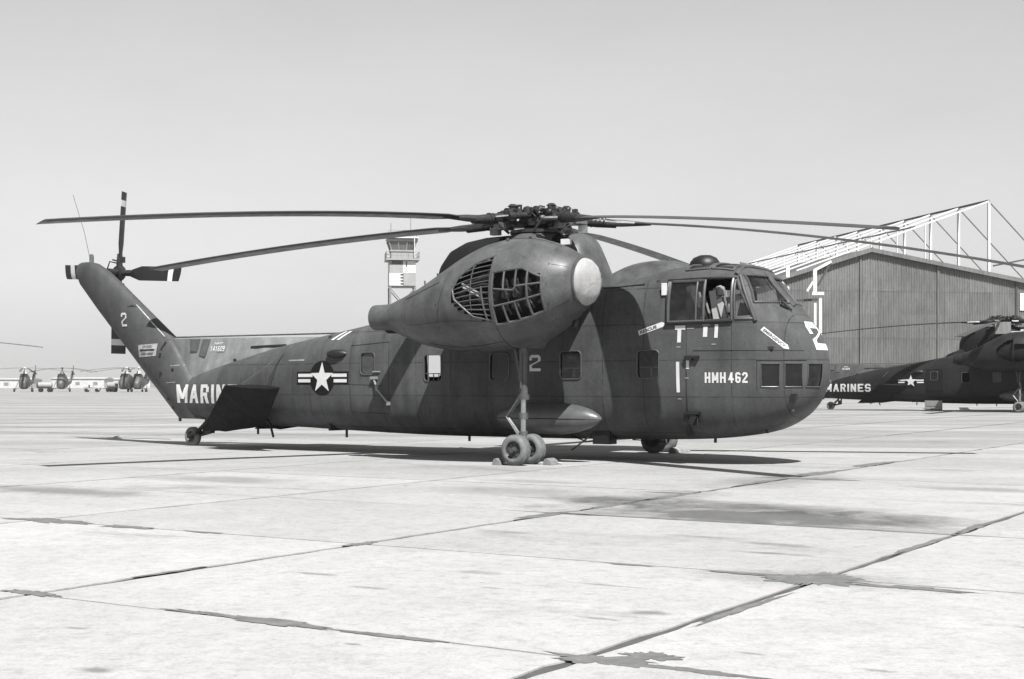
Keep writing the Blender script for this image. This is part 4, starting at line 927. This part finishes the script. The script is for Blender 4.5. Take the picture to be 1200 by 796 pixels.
    mb=MB(); mb.lathe([(1.05,3.85),(.98,4.2),(.86,4.55),(.62,4.80),(.34,4.90),(.26,5.0)],(-1.57,0,0),'Z',24); mb.v=[(x,y-.15*(5-z),z) for x,y,z in mb.v]; mb.build('mast_cone','nacelle',root,smooth=50)
    # ---- rotor head
    hz=5.12; hx=-1.57
    mb=MB(); mb.lathe([(.22,4.7),(.22,5.0),(.40,5.02),(.42,5.10),(.36,5.12),(.36,5.26),(.42,5.28),(.40,5.36),(.20,5.38),(.16,5.44),(.001,5.45)],(hx,0,0),'Z',20); mb.lathe([(.55,4.84),(.58,4.86),(.58,4.92),(.5,4.94)],(hx,0,0),'Z',22)
    rh=mb.build('rotor_head','hub',root)
    AZ=[(-109.6,.72,4.37),(-29.6,1.10,3.95),(25.0,1.1,3.92),(93.0,.55,4.55),(183.8,.60,4.50)]
    rr_=random.Random(11)
    for k,(az,dr,zt) in enumerate(AZ):
        a=R(az); d=Vector((math.cos(a),math.sin(a),0)); n=Vector((-d.y,d.x,0)); o=Vector((hx,0,0)); up=Vector((0,0,1))
        mb=MB()
        mb.beam(o+d*.2+up*5.06,o+d*.72+up*5.06,.30,.07); mb.beam(o+d*.2+up*5.32,o+d*.72+up*5.32,.30,.07)
        mb.tube([o+d*.66+up*4.98,o+d*.66+up*5.42],.09,10); mb.tube([o+d*.66+up*5.42,o+d*.66+up*5.47],[.12,.06],8)
        mb.box(o+d*.84+up*5.17,(.26,.30,.24),Matrix.Rotation(a,3,'Z'))
        mb.tube([o+d*.95-n*.22+up*5.15,o+d*.95+n*.22+up*5.15],.075,10)
        mb.tube([o+d*.95+up*5.15,o+d*1.35+up*5.10,o+d*1.75+up*5.06],[.12,.11,.09],10)
        for q in range(4 if k in(2,3) else 2): mb.tube([o+d*(1.2+.09*q)+up*5.12,o+d*(1.23+.09*q)+up*5.115],.125,10)
        arm=mb.build('hub_arm','hub',root)
        mb=MB(); mb.tube([o+d*.45+n*.30+up*5.22,o+d*1.02+n*.30+up*5.16],.075,10); mb.tube([o+d*1.02+n*.30+up*5.16,o+d*1.25+n*.15+up*5.13],.035,6); mb.lathe([(.09,0),(.10,.05),(.09,.14),(.03,.17)],o+d*.5+n*.30+up*5.24,'Z',10); mb.build('damper','hub',arm)
        mb=MB(); mb.tube([o+d*.50-n*.34+up*4.88,o+d*.88-n*.34+up*5.12],.03,6); mb.tube([o+d*.88-n*.36+up*5.10,o+d*1.1-n*.1+up*5.1],.05,6); mb.box(o+d*1.02+up*4.97,(.2,.18,.16),Matrix.Rotation(a,3,'Z')); mb.lathe([(.05,-.05),(.07,0),(.05,.05)],o+d*.88-n*.34+up*5.12,'Z',8); mb.build('pitch_link','steel' if k==2 else 'metal',arm)
        mb=MB()
        for q in range(11):
            p=o+d*rr_.uniform(.15,.95)+n*rr_.uniform(-.35,.35)+up*rr_.uniform(5.2,5.40); e=p+Vector((rr_.uniform(-.2,.2),rr_.uniform(-.2,.2),rr_.uniform(-.12,.1)))
            mb.tube([p,(p+e)/2+up*.05,e],.018,5)
            if q%2: mb.lathe([(.05,-.035),(.06,0),(.05,.035),(.02,.06)],p,'Z',8)
            if q%3==0: mb.box(p+up*.03,(.12,.08,.10),Matrix.Rotation(rr_.uniform(0,3),3,'Z'))
        mb.build('hydraulic_line','hub',arm)['kind']='stuff'
        # the blade itself
        bm_=blade_mesh(2.15,10.97,.56,5.10,5.10-zt,R(5),bend=1.2 if k==1 else 1.7); bb=bm_.build('rotor_blade','blade',root,smooth=45,loc=(hx,0,0),rot=(0,0,a))
        bz=lambda r:5.095-(5.10-zt)*((r-1)/9.97)**(1.2 if k==1 else 1.7); mb=MB(); mb.tube([(1.45,0,bz(1.45)),(1.9,0,bz(1.9)),(2.5,0,bz(2.5))],[.085,.075,.03],8); mb.build('blade_spar','blade',bb)
    # ---- wings, nacelles, landing gear
    for s in(1,-1):       # s=1: starboard nacelle at y=-3, s=-1: mirrored
        F=lambda p:(p[0],s*p[1],p[2])
        def mk(mb,name,mat,par,smooth=38):
            mb.v=[F(v) for v in mb.v]; return mb.build(name,mat,par,smooth)
        mb=MB(); rings=[]
        for y in(-1.0,-1.4,-2.0,-3.0):
            c=[(-2.75,3.0),(-2.4,3.14),(-1.2,3.38),(-.3,3.46),(.3,3.38),(.55,3.22),(.45,3.08),(0,2.98),(-.9,2.92),(-1.7,2.96)]
            rings.append([(x,y,z) for x,z in c])
        mb.loft(rings); mk(mb,'wing_stub','paint',root)
        # nacelle skin with the open cowl cut out
        NX=64; NP=72; mb=MB(); vs={}
        def hole(x,ph):
            d=math.degrees(ph)
            if -.13<=x<=.80: return (72 if x<.45 else 66+24*(x-.3))<d<126
            if -1.06<=x<-.19:
                u=(x+1.06)/.87; return 78-28*u**.6<d<90+32*u**.5
            return False
        xs=[1.30-4.62*i/NX for i in range(NX+1)]
        for i,x in enumerate(xs):
            for j in range(NP): mb.v.append(npt(x,2*math.pi*j/NP))
        fl=[]
        for i in range(NX):
            for j in range(NP):
                xc=(xs[i]+xs[i+1])/2; ph=2*math.pi*(j+.5)/NP
                if hole(xc,ph): continue
                mb.f.append((i*NP+j,i*NP+(j+1)%NP,(i+1)*NP+(j+1)%NP,(i+1)*NP+j)); mb.mi.append(0)
        nac=mk(mb,'engine_nacelle','nacelle',root,60)
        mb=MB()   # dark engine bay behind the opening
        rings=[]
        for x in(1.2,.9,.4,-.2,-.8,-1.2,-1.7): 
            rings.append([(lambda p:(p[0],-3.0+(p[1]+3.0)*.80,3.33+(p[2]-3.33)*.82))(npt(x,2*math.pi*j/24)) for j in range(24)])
        mb.loft(rings); mk(mb,'engine_bay','flatblack',nac)
        # engine clutter: cylinders, pipes, boxes
        re=random.Random(5); mb=MB()
        for cx in(.0,.22,.46,.68):
            for dg in(80,96,112): mb.lathe([(.075,0),(.08,.03),(.055,.05),(.075,.07),(.055,.09),(.07,.11),(.03,.13)],Vector(npt(cx+.03*(dg==96),R(dg),-.20))+Vector((0,-.02,0)),'Y',10); mb.tube([npt(cx+.05,R(dg-6),-.16),npt(cx+.11,R(dg),-.11),npt(cx+.12,R(dg+9),-.15)],.02,6)
        for k in range(5): mb.tube([npt(-.9+.12*q,R(72+9*k+1.5*math.sin(q+k)),-.16) for q in range(7)],.03,6)
        mk(mb,'engine_parts','hub',nac)['kind']='stuff'
        mb=MB(); mb.tube([npt(-.86,R(76),-.05),npt(-.40,R(92),-.05)],.022,6); mk(mb,'exhaust_pipe','greymark',nac); mb=MB(); mb.tube([npt(-.84,R(80),-.05),npt(-.38,R(96),-.05)],.022,6); mk(mb,'exhaust_pipe','greymark',nac)
        # cowl framing left standing over the opening
        def bar(pts,r=.021,nm='cowl_frame',mat='nacelle'):
            q=[]
            for a,b in zip(pts[:-1],pts[1:]):
                for k in range(6): q.append((a[0]+(b[0]-a[0])*k/6,a[1]+(b[1]-a[1])*k/6))
            q.append(pts[-1]); mb=MB(); mb.tube([npt(x,R(d),.004) for x,d in q],r,6); mk(mb,nm,mat,nac)
        bar([(-.14,70),(-.14,126),(.82,127),(.82,80),(.45,68),(-.14,71)],.028)
        bar([(-.14,88),(.30,92),(.36,88),(.80,88)]); bar([(-.14,106),(.80,103)]); bar([(.10,71),(.10,90)]); bar([(.34,69),(.34,89)]); bar([(.56,70),(.56,104),(.60,127)],.026)
        bar([(.08,106),(.12,127)]); bar([(.32,105),(.36,127)])
        bar([(-.18,52),(-.17,122)],.034); bar([(-.18,121),(-.6,114),(-1.0,92),(-1.06,80),(-.95,68),(-.6,57),(-.18,50)],.022)
        for d0,d1,x0 in((56,58,-.55),(62,64,-.76),(67.5,70,-.90),(73,76,-1.0),(79,81,-1.04),(85,86,-1.05),(91,91,-1.03),(97,96,-.99),(103,101,-.92),(109,105,-.82),(115,110,-.68)): bar([(-.19,d0),(x0,d1)],.013,'stringer','nacelle')
        bar([(-.62,60),(-.62,108)],.010,'stringer','nacelle')
        bar([(-.38,84),(-.30,121)],.02)
        # panel seams
        bar([(-.17,122),(-.17,180)],.006,'panel_seam','black'); bar([(.9,0),(.9,180)],.005,'panel_seam','black'); bar([(-1.5,0),(-1.5,180)],.006,'panel_seam','black'); bar([(-2.55,0),(-2.55,180)],.005,'panel_seam','black'); bar([(-.2,122),(-1.5,112),(-2.4,110)],.005,'panel_seam','black'); bar([(-1.2,40),(-1.5,112)],.005,'panel_seam','black'); bar([(-1.5,60),(-2.55,52)],.005,'panel_seam','black'); bar([(-.17,150),(-1.2,158),(-2.0,150)],.006,'panel_seam','black'); bar([(.9,60),(1.22,60)],.004,'panel_seam','black'); bar([(.9,130),(1.22,130)],.004,'panel_seam','black'); bar([(-.17,10),(.9,12)],.004,'panel_seam','black')
        # intake cover, exhausts
        mb=MB(); rg=[]
        for h,q in((0,1.),(.05,1.0),(.13,.93),(.20,.78),(.25,.5),(.27,.15)):
            rg.append([(1.28+h+.006*math.sin(j*2.6),-3.0+q*.46*math.cos(2*math.pi*j/36),3.535+q*.455*math.sin(2*math.pi*j/36)) for j in range(36)])
        mb.loft(rg); mk(mb,'intake_cover','cap',nac)
        mb=MB(); mb.lathe([(.47,1.24),(.485,1.27),(.485,1.32),(.455,1.33)],(0,-3.0,3.535),'X',30); mk(mb,'intake_lip','nacelle',nac)
        mb=MB(); mb.lathe([(.30,-2.65),(.275,-3.1),(.262,-3.60),(.235,-3.61),(.23,-3.2),(.001,-3.18)],(0,-3.12,2.96),'X',22,caps=False); mk(mb,'exhaust','nacelle',nac)
        mb=MB(); mb.lathe([(.26,-2.6),(.24,-3.2),(.235,-3.55),(.2,-3.56),(.2,-3.3),(.001,-3.3)],(0,-2.72,2.88),'X',20,caps=False); mk(mb,'exhaust','flatblack',nac)
        mb=MB(); mb.tube([npt(-2.35,R(8)),npt(-2.37,R(6),.12)],.018,5); mk(mb,'probe','metal',nac); mb=MB(); mb.tube([npt(-1.9,R(20)),npt(-1.9,R(20),.05)],.02,5); mk(mb,'probe','metal',nac)
        for xx,aa in((-.2,20),(.15,5)): mb=MB(); mb.lathe([(.03,0),(.04,.03),(.001,.05)],npt(xx,R(aa)),'Z',8); mk(mb,'fastener','metal',nac)
        mb=MB(); mb.prism([(-2.4,-3.0,2.5),(-1.0,-3.0,2.26),(.2,-3.0,2.28),(.3,-3.0,2.45),(-1,-3.0,2.6)],(0,.35,0)); mk(mb,'wheel_bay_door','nacelle',nac)
        mb=MB(); mb.lathe([(.05,0),(.07,-.06),(.05,-.14),(.001,-.16)],(1.0,-2.8,2.82),'Z',10); mk(mb,'drain_fitting','black',nac)
        # undercarriage
        G=MB(); G.tube([(-.06,-3.0,2.4),(-.06,-3.0,1.35)],.085,14); G.tube([(-.06,-3.0,1.38),(-.06,-3.0,1.28)],.115,14)
        gear=mk(G,'main_gear_leg','nacelle',root)
        G=MB(); G.tube([(-.06,-3.0,.50),(-.06,-3.0,.30)],.11,12); G.tube([(-.06,-3.46,.30),(-.06,-2.54,.30)],.05,10); mk(G,'axle','nacelle',gear)
        mb=MB(); mb.tube([(-.06,-3.0,1.30),(-.06,-3.0,.42)],.060,14); mk(mb,'oleo_piston','steel',gear)
        mb=MB(); mb.tube([(-.06,-3.0,1.02),(-.06,-3.0,.90)],.092,12); mk(mb,'gear_collar','metal',gear); mb=MB(); mb.tube([(-.06,-3.0,.66),(-.06,-3.0,.58)],.085,12); mk(mb,'gear_collar','metal',gear)
        mb=MB(); mb.tube([(-.10,-3.0,1.34),(-.42,-3.0,.94),(-.12,-3.0,.56)],.03,6); mb.tube([(-.10,-3.08,1.34),(-.42,-3.06,.94),(-.12,-3.08,.56)],.02,6); mk(mb,'torque_link','metal',gear)
        mb=MB(); mb.tube([(-.08,-3.0,1.42),(-.34,-2.6,2.45)],.045,8); mb.tube([(-.08,-3.0,1.5),(-.30,-2.95,2.4)],.04,8); mb.tube([(-.2,-2.9,2.3),(-.22,-2.9,1.7),(-.1,-2.95,1.4)],.02,5); mb.tube([(-.05,-3.10,2.2),(-.05,-3.12,1.5)],.02,5); mk(mb,'drag_brace','frame',gear)
        for y in(-3.29,-2.71): wheel('wheel',root,(-.06,s*y,.30),.30,.25)
        # external tank
        mb=MB(); prof=[(.001,-1.45),(.10,-1.40),(.19,-1.25),(.27,-.95),(.31,-.6),(.325,-.2),(.32,.15),(.27,.5),(.19,.77),(.10,.93),(.04,1.0),(.001,1.02)]
        mb.lathe(prof,(0,-1.78,.885),'X',28); tk=mk(mb,'fuel_tank','tank',root)
        mb=MB(); n=26; mb.tube([(-1.43+2.43*k/n,-1.78-[0,.1][0]-(lambda x:next((prof[i][0]+(prof[i+1][0]-prof[i][0])*(x-prof[i][1])/(prof[i+1][1]-prof[i][1]) for i in range(len(prof)-1) if prof[i][1]<=x<=prof[i+1][1]),0))(-1.43+2.43*k/n),.885) for k in range(n+1)],.010,5); mk(mb,'tank_seam','black',tk)
        mb=MB(); mb.box((-.6,-1.5,.9),(1.2,.6,.22)); mk(mb,'tank_pylon','paint',tk)
    # tail wheel
    mb=MB(); mb.tube([(-11.35,0,.95),(-11.38,0,.62),(-11.62,0,.42)],.055,8); mb.tube([(-11.15,0,.85),(-11.25,0,.35),(-11.6,0,.28)],.045,8); mb.tube([(-11.86,-.2,.24),(-11.86,.2,.24)],.035,8); mb.tube([(-11.6,-.17,.33),(-11.86,-.17,.24)],.04,6); mb.tube([(-11.6,.17,.33),(-11.86,.17,.24)],.04,6); mb.tube([(-11.6,-.17,.35),(-11.6,.17,.35)],.04,6); mb.box((-11.28,0,.45),(.2,.16,.24))
    tw=mb.build('tail_gear_leg','black',root); wheel('wheel',root,(-11.86,0,.24),.24,.2)
    return root
M['panegrey']=paint('milky_pane',.06,.3,.3,5,0)
HEL=build_heli()
tag(HEL,'large twin-engined helicopter with a cargo nose, parked closest to the camera, reading HMH 462','helicopter','helicopters of the same type on the apron')
# ------------------------------------------------------------------ the other helicopters of the row
KIDS={}
for o in bpy.data.objects:
    if o.parent: KIDS.setdefault(o.parent,[]).append(o)
def clone(loc,label,blades,skip,dark=None):
    c=copy_tree(HEL,None,skip); c.location=loc; c['label']=label
    new=[o for o in bpy.data.objects if o.parent==c]; allp=new+[g for o in new for g in bpy.data.objects if g.parent==o]
    bl=[o for o in new if o.name.startswith('rotor_blade')]
    for o,a in zip(bl,blades): o.rotation_euler=(0,0,R(a))
    if dark:
        for o in allp:
            for sl_ in o.material_slots:
                if sl_.material and sl_.material.name in dark:
                    m=sl_.material.name; sl_.link='OBJECT'; sl_.material=M[dark[m]]
    return c
FINE=('tick','stripe','arrow','warning_sign','numeral','window_grille','window_latch','harness_strap','folded_webbing','stud','panel_seam')
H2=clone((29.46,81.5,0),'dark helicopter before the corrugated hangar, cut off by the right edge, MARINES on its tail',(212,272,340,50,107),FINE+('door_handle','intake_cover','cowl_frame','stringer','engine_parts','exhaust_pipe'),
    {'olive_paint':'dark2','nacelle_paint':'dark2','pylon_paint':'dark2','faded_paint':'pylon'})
for o in [o for o in bpy.data.objects if o.parent==H2 and o.name.startswith('stabilizer')]: o.location.x+=.75
d2=quadmap([(-5.72,.92),(-4.72,.90),(-4.72,2.42),(-5.72,2.42)],4,5,on_side,.012).build('doorway_shade','flatblack',H2,smooth=0)  # black sheet on the skin, painting the shade inside an open doorway
mb=MB(); mb.box((-5.22,-1.42,.33),(1.0,.06,.56)); mb.box((-5.22,-1.62,.15),(1.0,.4,.06)); mb.box((-5.22,-1.46,.44),(.84,.02,.28)); mb.build('boarding_step','gsteel',H2,smooth=0)
mb=MB(); mb.box((-1.35,-1.35,4.72),(.86,.06,.66)); mb.tube([(-1.35,-1.3,4.4),(-1.35,-1.3,4.1)],.03,6); mb.build('open_cowl_panel','faded' if False else 'wall2',H2,smooth=0)
mb=MB(); mb.box((-.6,-1.5,4.42),(.5,.05,.2)); mb.build('cowl_label','wsteel',H2,smooth=0)
H3=clone((-45.8,110.2,0),'helicopter beyond the left edge, only one drooping rotor blade reaching into view',(32,104,176,248,320),FINE)

# ------------------------------------------------------------------ chocks
def chock(x,y,L,label,mat='yellow'):
    wx,wy,_=A2W(x,y); rt=empty('wheel_chock',(wx,wy,.004),HEAD); tag(rt,label,'wheel chock','wheel chocks under the nearest helicopter')
    mb=MB(); mb.prism([(-.10,-L/2,0),(.10,-L/2,0),(.07,-L/2,.08),(-.02,-L/2,.13),(-.06,-L/2,.11)],(0,L,0)); mb.build('chock_block',mat,rt,smooth=0)
    mb=MB(); mb.tube([(.1,L/2-.05,.04),(.16,L/2,.02),(.1,L/2+.1,.01),(-.05,L/2+.12,.01)],.012,5); mb.build('rope','strap',rt)
chock(.38,-2.70,.30,'pale wooden chock in front of the near main wheels')
chock(-.46,-3.30,.16,'pale wooden chock behind the near main wheels')
chock(.37,3.1,.62,'grey wooden chock ahead of the far main wheels under the nose','wall2')

# ------------------------------------------------------------------ far side of the field
def far_heli(px,d,hd,label,lightnose=True,fold=None,rot=(10,100,190,280)):
    x=(px-600)/1690*d; rt=empty('parked_helicopter',(x,d,0),R(hd)); tag(rt,label,'helicopter','small helicopters across the field')
    mb=MB(); rg=[]
    for X,wd,z0,z1 in((2.3,.15,1.0,1.5),(2.1,.55,.65,2.0),(1.5,.8,.5,2.5),(.8,.85,.5,3.3),(0,.85,.5,3.55),(-1,.8,.55,3.3),(-2,.7,.7,2.9),(-3.4,.5,.95,2.4),(-6,.28,1.35,2.05),(-8.2,.16,1.6,2.1)):
        rg.append([(X,wd*sgnpow(math.cos(a),.7),(z0+z1)/2+(z1-z0)/2*sgnpow(math.sin(a),.7)) for a in [2*math.pi*(k+.5)/16 for k in range(16)]])
    mb.loft(rg); mb.build('fuselage','far',rt)
    mb=MB(); mb.prism([(-8.0,-.1,1.7),(-8.6,-.1,1.9),(-9.6,-.1,3.9),(-9.0,-.1,4.0),(-7.4,-.1,2.1)],(0,.2,0)); mb.build('tail_fin','far',rt,smooth=0)
    mb=MB(); mb.prism([(1.15,-.7,2.75),(1.15,.7,2.75),(.62,.66,3.38),(.62,-.66,3.38)],(.08,0,.04)); mb.build('windscreen','glassd',rt,smooth=0)
    mb=MB(); mb.lathe([(.45,3.45),(.3,3.8),(.12,4.0),(.12,4.4),(.3,4.42),(.3,4.58),(.1,4.7)],(0,0,0),'Z',14); mb.build('rotor_mast','farlight' if lightnose else 'far',rt)
    for a in rot:
        mb=blade_mesh(.4,8.3,.42,4.5,.75,R(5),.07); mb.build('rotor_blade','far',rt,rot=(0,0,R(a)))
    for a in(15,105,195,285):
        mb=MB(); c=Vector((-9.2,.25,3.75)); dv=Vector((math.cos(R(a)),0,math.sin(R(a)))); mb.beam(c,c+dv*1.45,.06,.2,up=(0,1,0)); mb.build('tail_rotor_blade','far',rt,smooth=0)
    for wx_,wy_,r_ in((1.3,1.65,.36),(1.3,-1.65,.36),(-7.0,0,.22)):
        mb=MB(); mb.lathe([(r_*.5,-.13),(r_*.92,-.13),(r_,-.06),(r_,.06),(r_*.92,.13),(r_*.5,.13)],(wx_,wy_,r_),'Y',16); mb.build('wheel','black',rt)
        mb=MB(); mb.tube([(wx_,wy_*.93,r_),(wx_-.2,wy_*.45,1.0)],.06,6); mb.tube([(wx_,wy_*.93,r_),(wx_+.1*(1 if wx_>0 else 0),wy_*.5,2.0 if wx_>0 else 1.3)],.05,6); mb.build('wheel_strut','far',rt)
    return rt
far_heli(29,272,-82,'small dark helicopter far across the field, nearest the left edge, nose towards the camera',rot=(5,92,180,268))
far_heli(73,276,-84,'small helicopter far across the field, just right of the pale tank trailer',False,rot=(60,150,240,330))
far_heli(148,268,-100,'small helicopter far across the field, second from the big helicopter\'s tail',rot=(20,110,200,290))
far_heli(162.5,270,-88,'small dark helicopter far across the field, closest beside the big helicopter\'s tail',rot=(0,90,180,270))
def trailer(px,d,label,L,name,cat,hd):
    x=(px-600)/1690*d; rt=empty(name,(x,d,0),R(hd)); tag(rt,label,cat)
    mb=MB(); mb.box((0,0,.72),(L,1.2,.14)); mb.box((L/2+.4,0,.65),(.9,.12,.1)); mb.build('chassis','dsteel',rt,smooth=0)
    mb=MB(); mb.lathe([(.001,-L/2),(.4,-L/2+.03),(.55,-L/2+.14),(.55,L/2-.14),(.4,L/2-.03),(.001,L/2)],(0,0,1.3),'X',18); mb.build('tank','tgrey',rt)
    for sx in(-.3,.3):
        for sy in(-1,1):
            mb=MB(); mb.lathe([(.12,-.1),(.34,-.1),(.38,0),(.34,.1),(.12,.1)],(sx*L,sy*.6,.38),'Y',16); mb.build('wheel','black',rt)
    mb=MB(); mb.box((-L/2-.1,0,1.2),(.2,.9,.8)); mb.build('pump_box','dsteel',rt,smooth=0)
trailer(53,264,'pale tank trailer standing between two far helicopters',2.6,'tank_trailer','trailer',8)
trailer(131,266,'low pale trailer far across the field, right of the tow tractor',1.7,'tank_trailer','trailer',170)
def tug(px,d,label,hd):
    x=(px-600)/1690*d; rt=empty('tow_tractor',(x,d,0),R(hd)); tag(rt,label,'tow tractor')
    mb=MB(); mb.prism([(-1.5,-.7,.35),(1.5,-.7,.35),(1.5,-.7,.8),(.4,-.7,.9),(.3,-.7,.75),(-.5,-.7,.75),(-.6,-.7,1.0),(-1.5,-.7,.95)],(0,1.4,0)); mb.build('body','tgrey',rt,smooth=0)
    mb=MB(); mb.box((-.55,0,1.05),(.12,.8,.6)); mb.box((-.25,0,.8),(.5,.8,.12)); mb.build('seat','dsteel',rt,smooth=0)
    mb=MB(); mb.tube([(.35,.0,.85),(.15,0,1.15)],.03,6); mb.lathe([(.18,-.02),(.2,0),(.18,.02)],(.15,0,1.16),'Z',12); mb.build('steering_wheel','black',rt)
    for sx in(-1,1):
        for sy in(-.72,.72):
            mb=MB(); mb.lathe([(.1,-.1),(.3,-.1),(.34,0),(.3,.1),(.1,.1)],(sx*.95,sy,.34),'Y',16); mb.build('wheel','black',rt)
tug(108,268,'low pale tow tractor parked in the gap between the far helicopters',5)
def shed(px0,px1,d,h,label,name='long_shed'):
    x0,x1=(px0-600)/1690*d,(px1-600)/1690*d; L=x1-x0; rt=empty(name,((x0+x1)/2,d,0)); tag(rt,label,'building')
    mb=MB(); mb.box((0,6,h*.42),(L,12,h*.84)); mb.build('wall','farlight',rt,smooth=0)
    mb=MB(); mb.prism([(-L/2-.3,-.4,h*.84),(-L/2-.3,6,h),(-L/2-.3,12.4,h*.84)],(L+.6,0,0)); mb.build('roof','farroof',rt,smooth=0)
    n=max(3,int(L/5))
    for k in range(n):
        mb=MB(); mb.box((-L/2+(k+.5)*L/n,-.02,h*.40),(1.6,.08,1.1)); mb.build('window','gsteel',rt,smooth=0)
M['farroof']=paint('pale_roof',.5,.6,.1,.5,0,tint=(1,1,1))
shed(-60,36,500,3.5,'long low white building on the horizon at the left edge')
shed(60,122,520,3.9,'long low white building on the horizon behind the small helicopters')
shed(124,176,545,3.7,'low white building on the horizon next to the big helicopter\'s tail')
# ------------------------------------------------------------------ dusty air
def haze(density):
    m=bpy.data.materials.new('haze'); m.use_nodes=True; t=m.node_tree; t.nodes.clear()
    o=t.nodes.new('ShaderNodeOutputMaterial'); v=t.nodes.new('ShaderNodeVolumePrincipled'); v.inputs['Density'].default_value=density; v.inputs['Color'].default_value=(.92,.92,.92,1); v.inputs['Anisotropy'].default_value=.2
    t.links.new(v.outputs[0],o.inputs['Volume']); M['haze']=m
    mb=MB(); mb.box((0,0,14),(6400,6400,30)); o=mb.build('haze','haze',None,smooth=0); tag(o,None,None,None,'stuff')
HAZE=.0002
if HAZE: haze(HAZE)
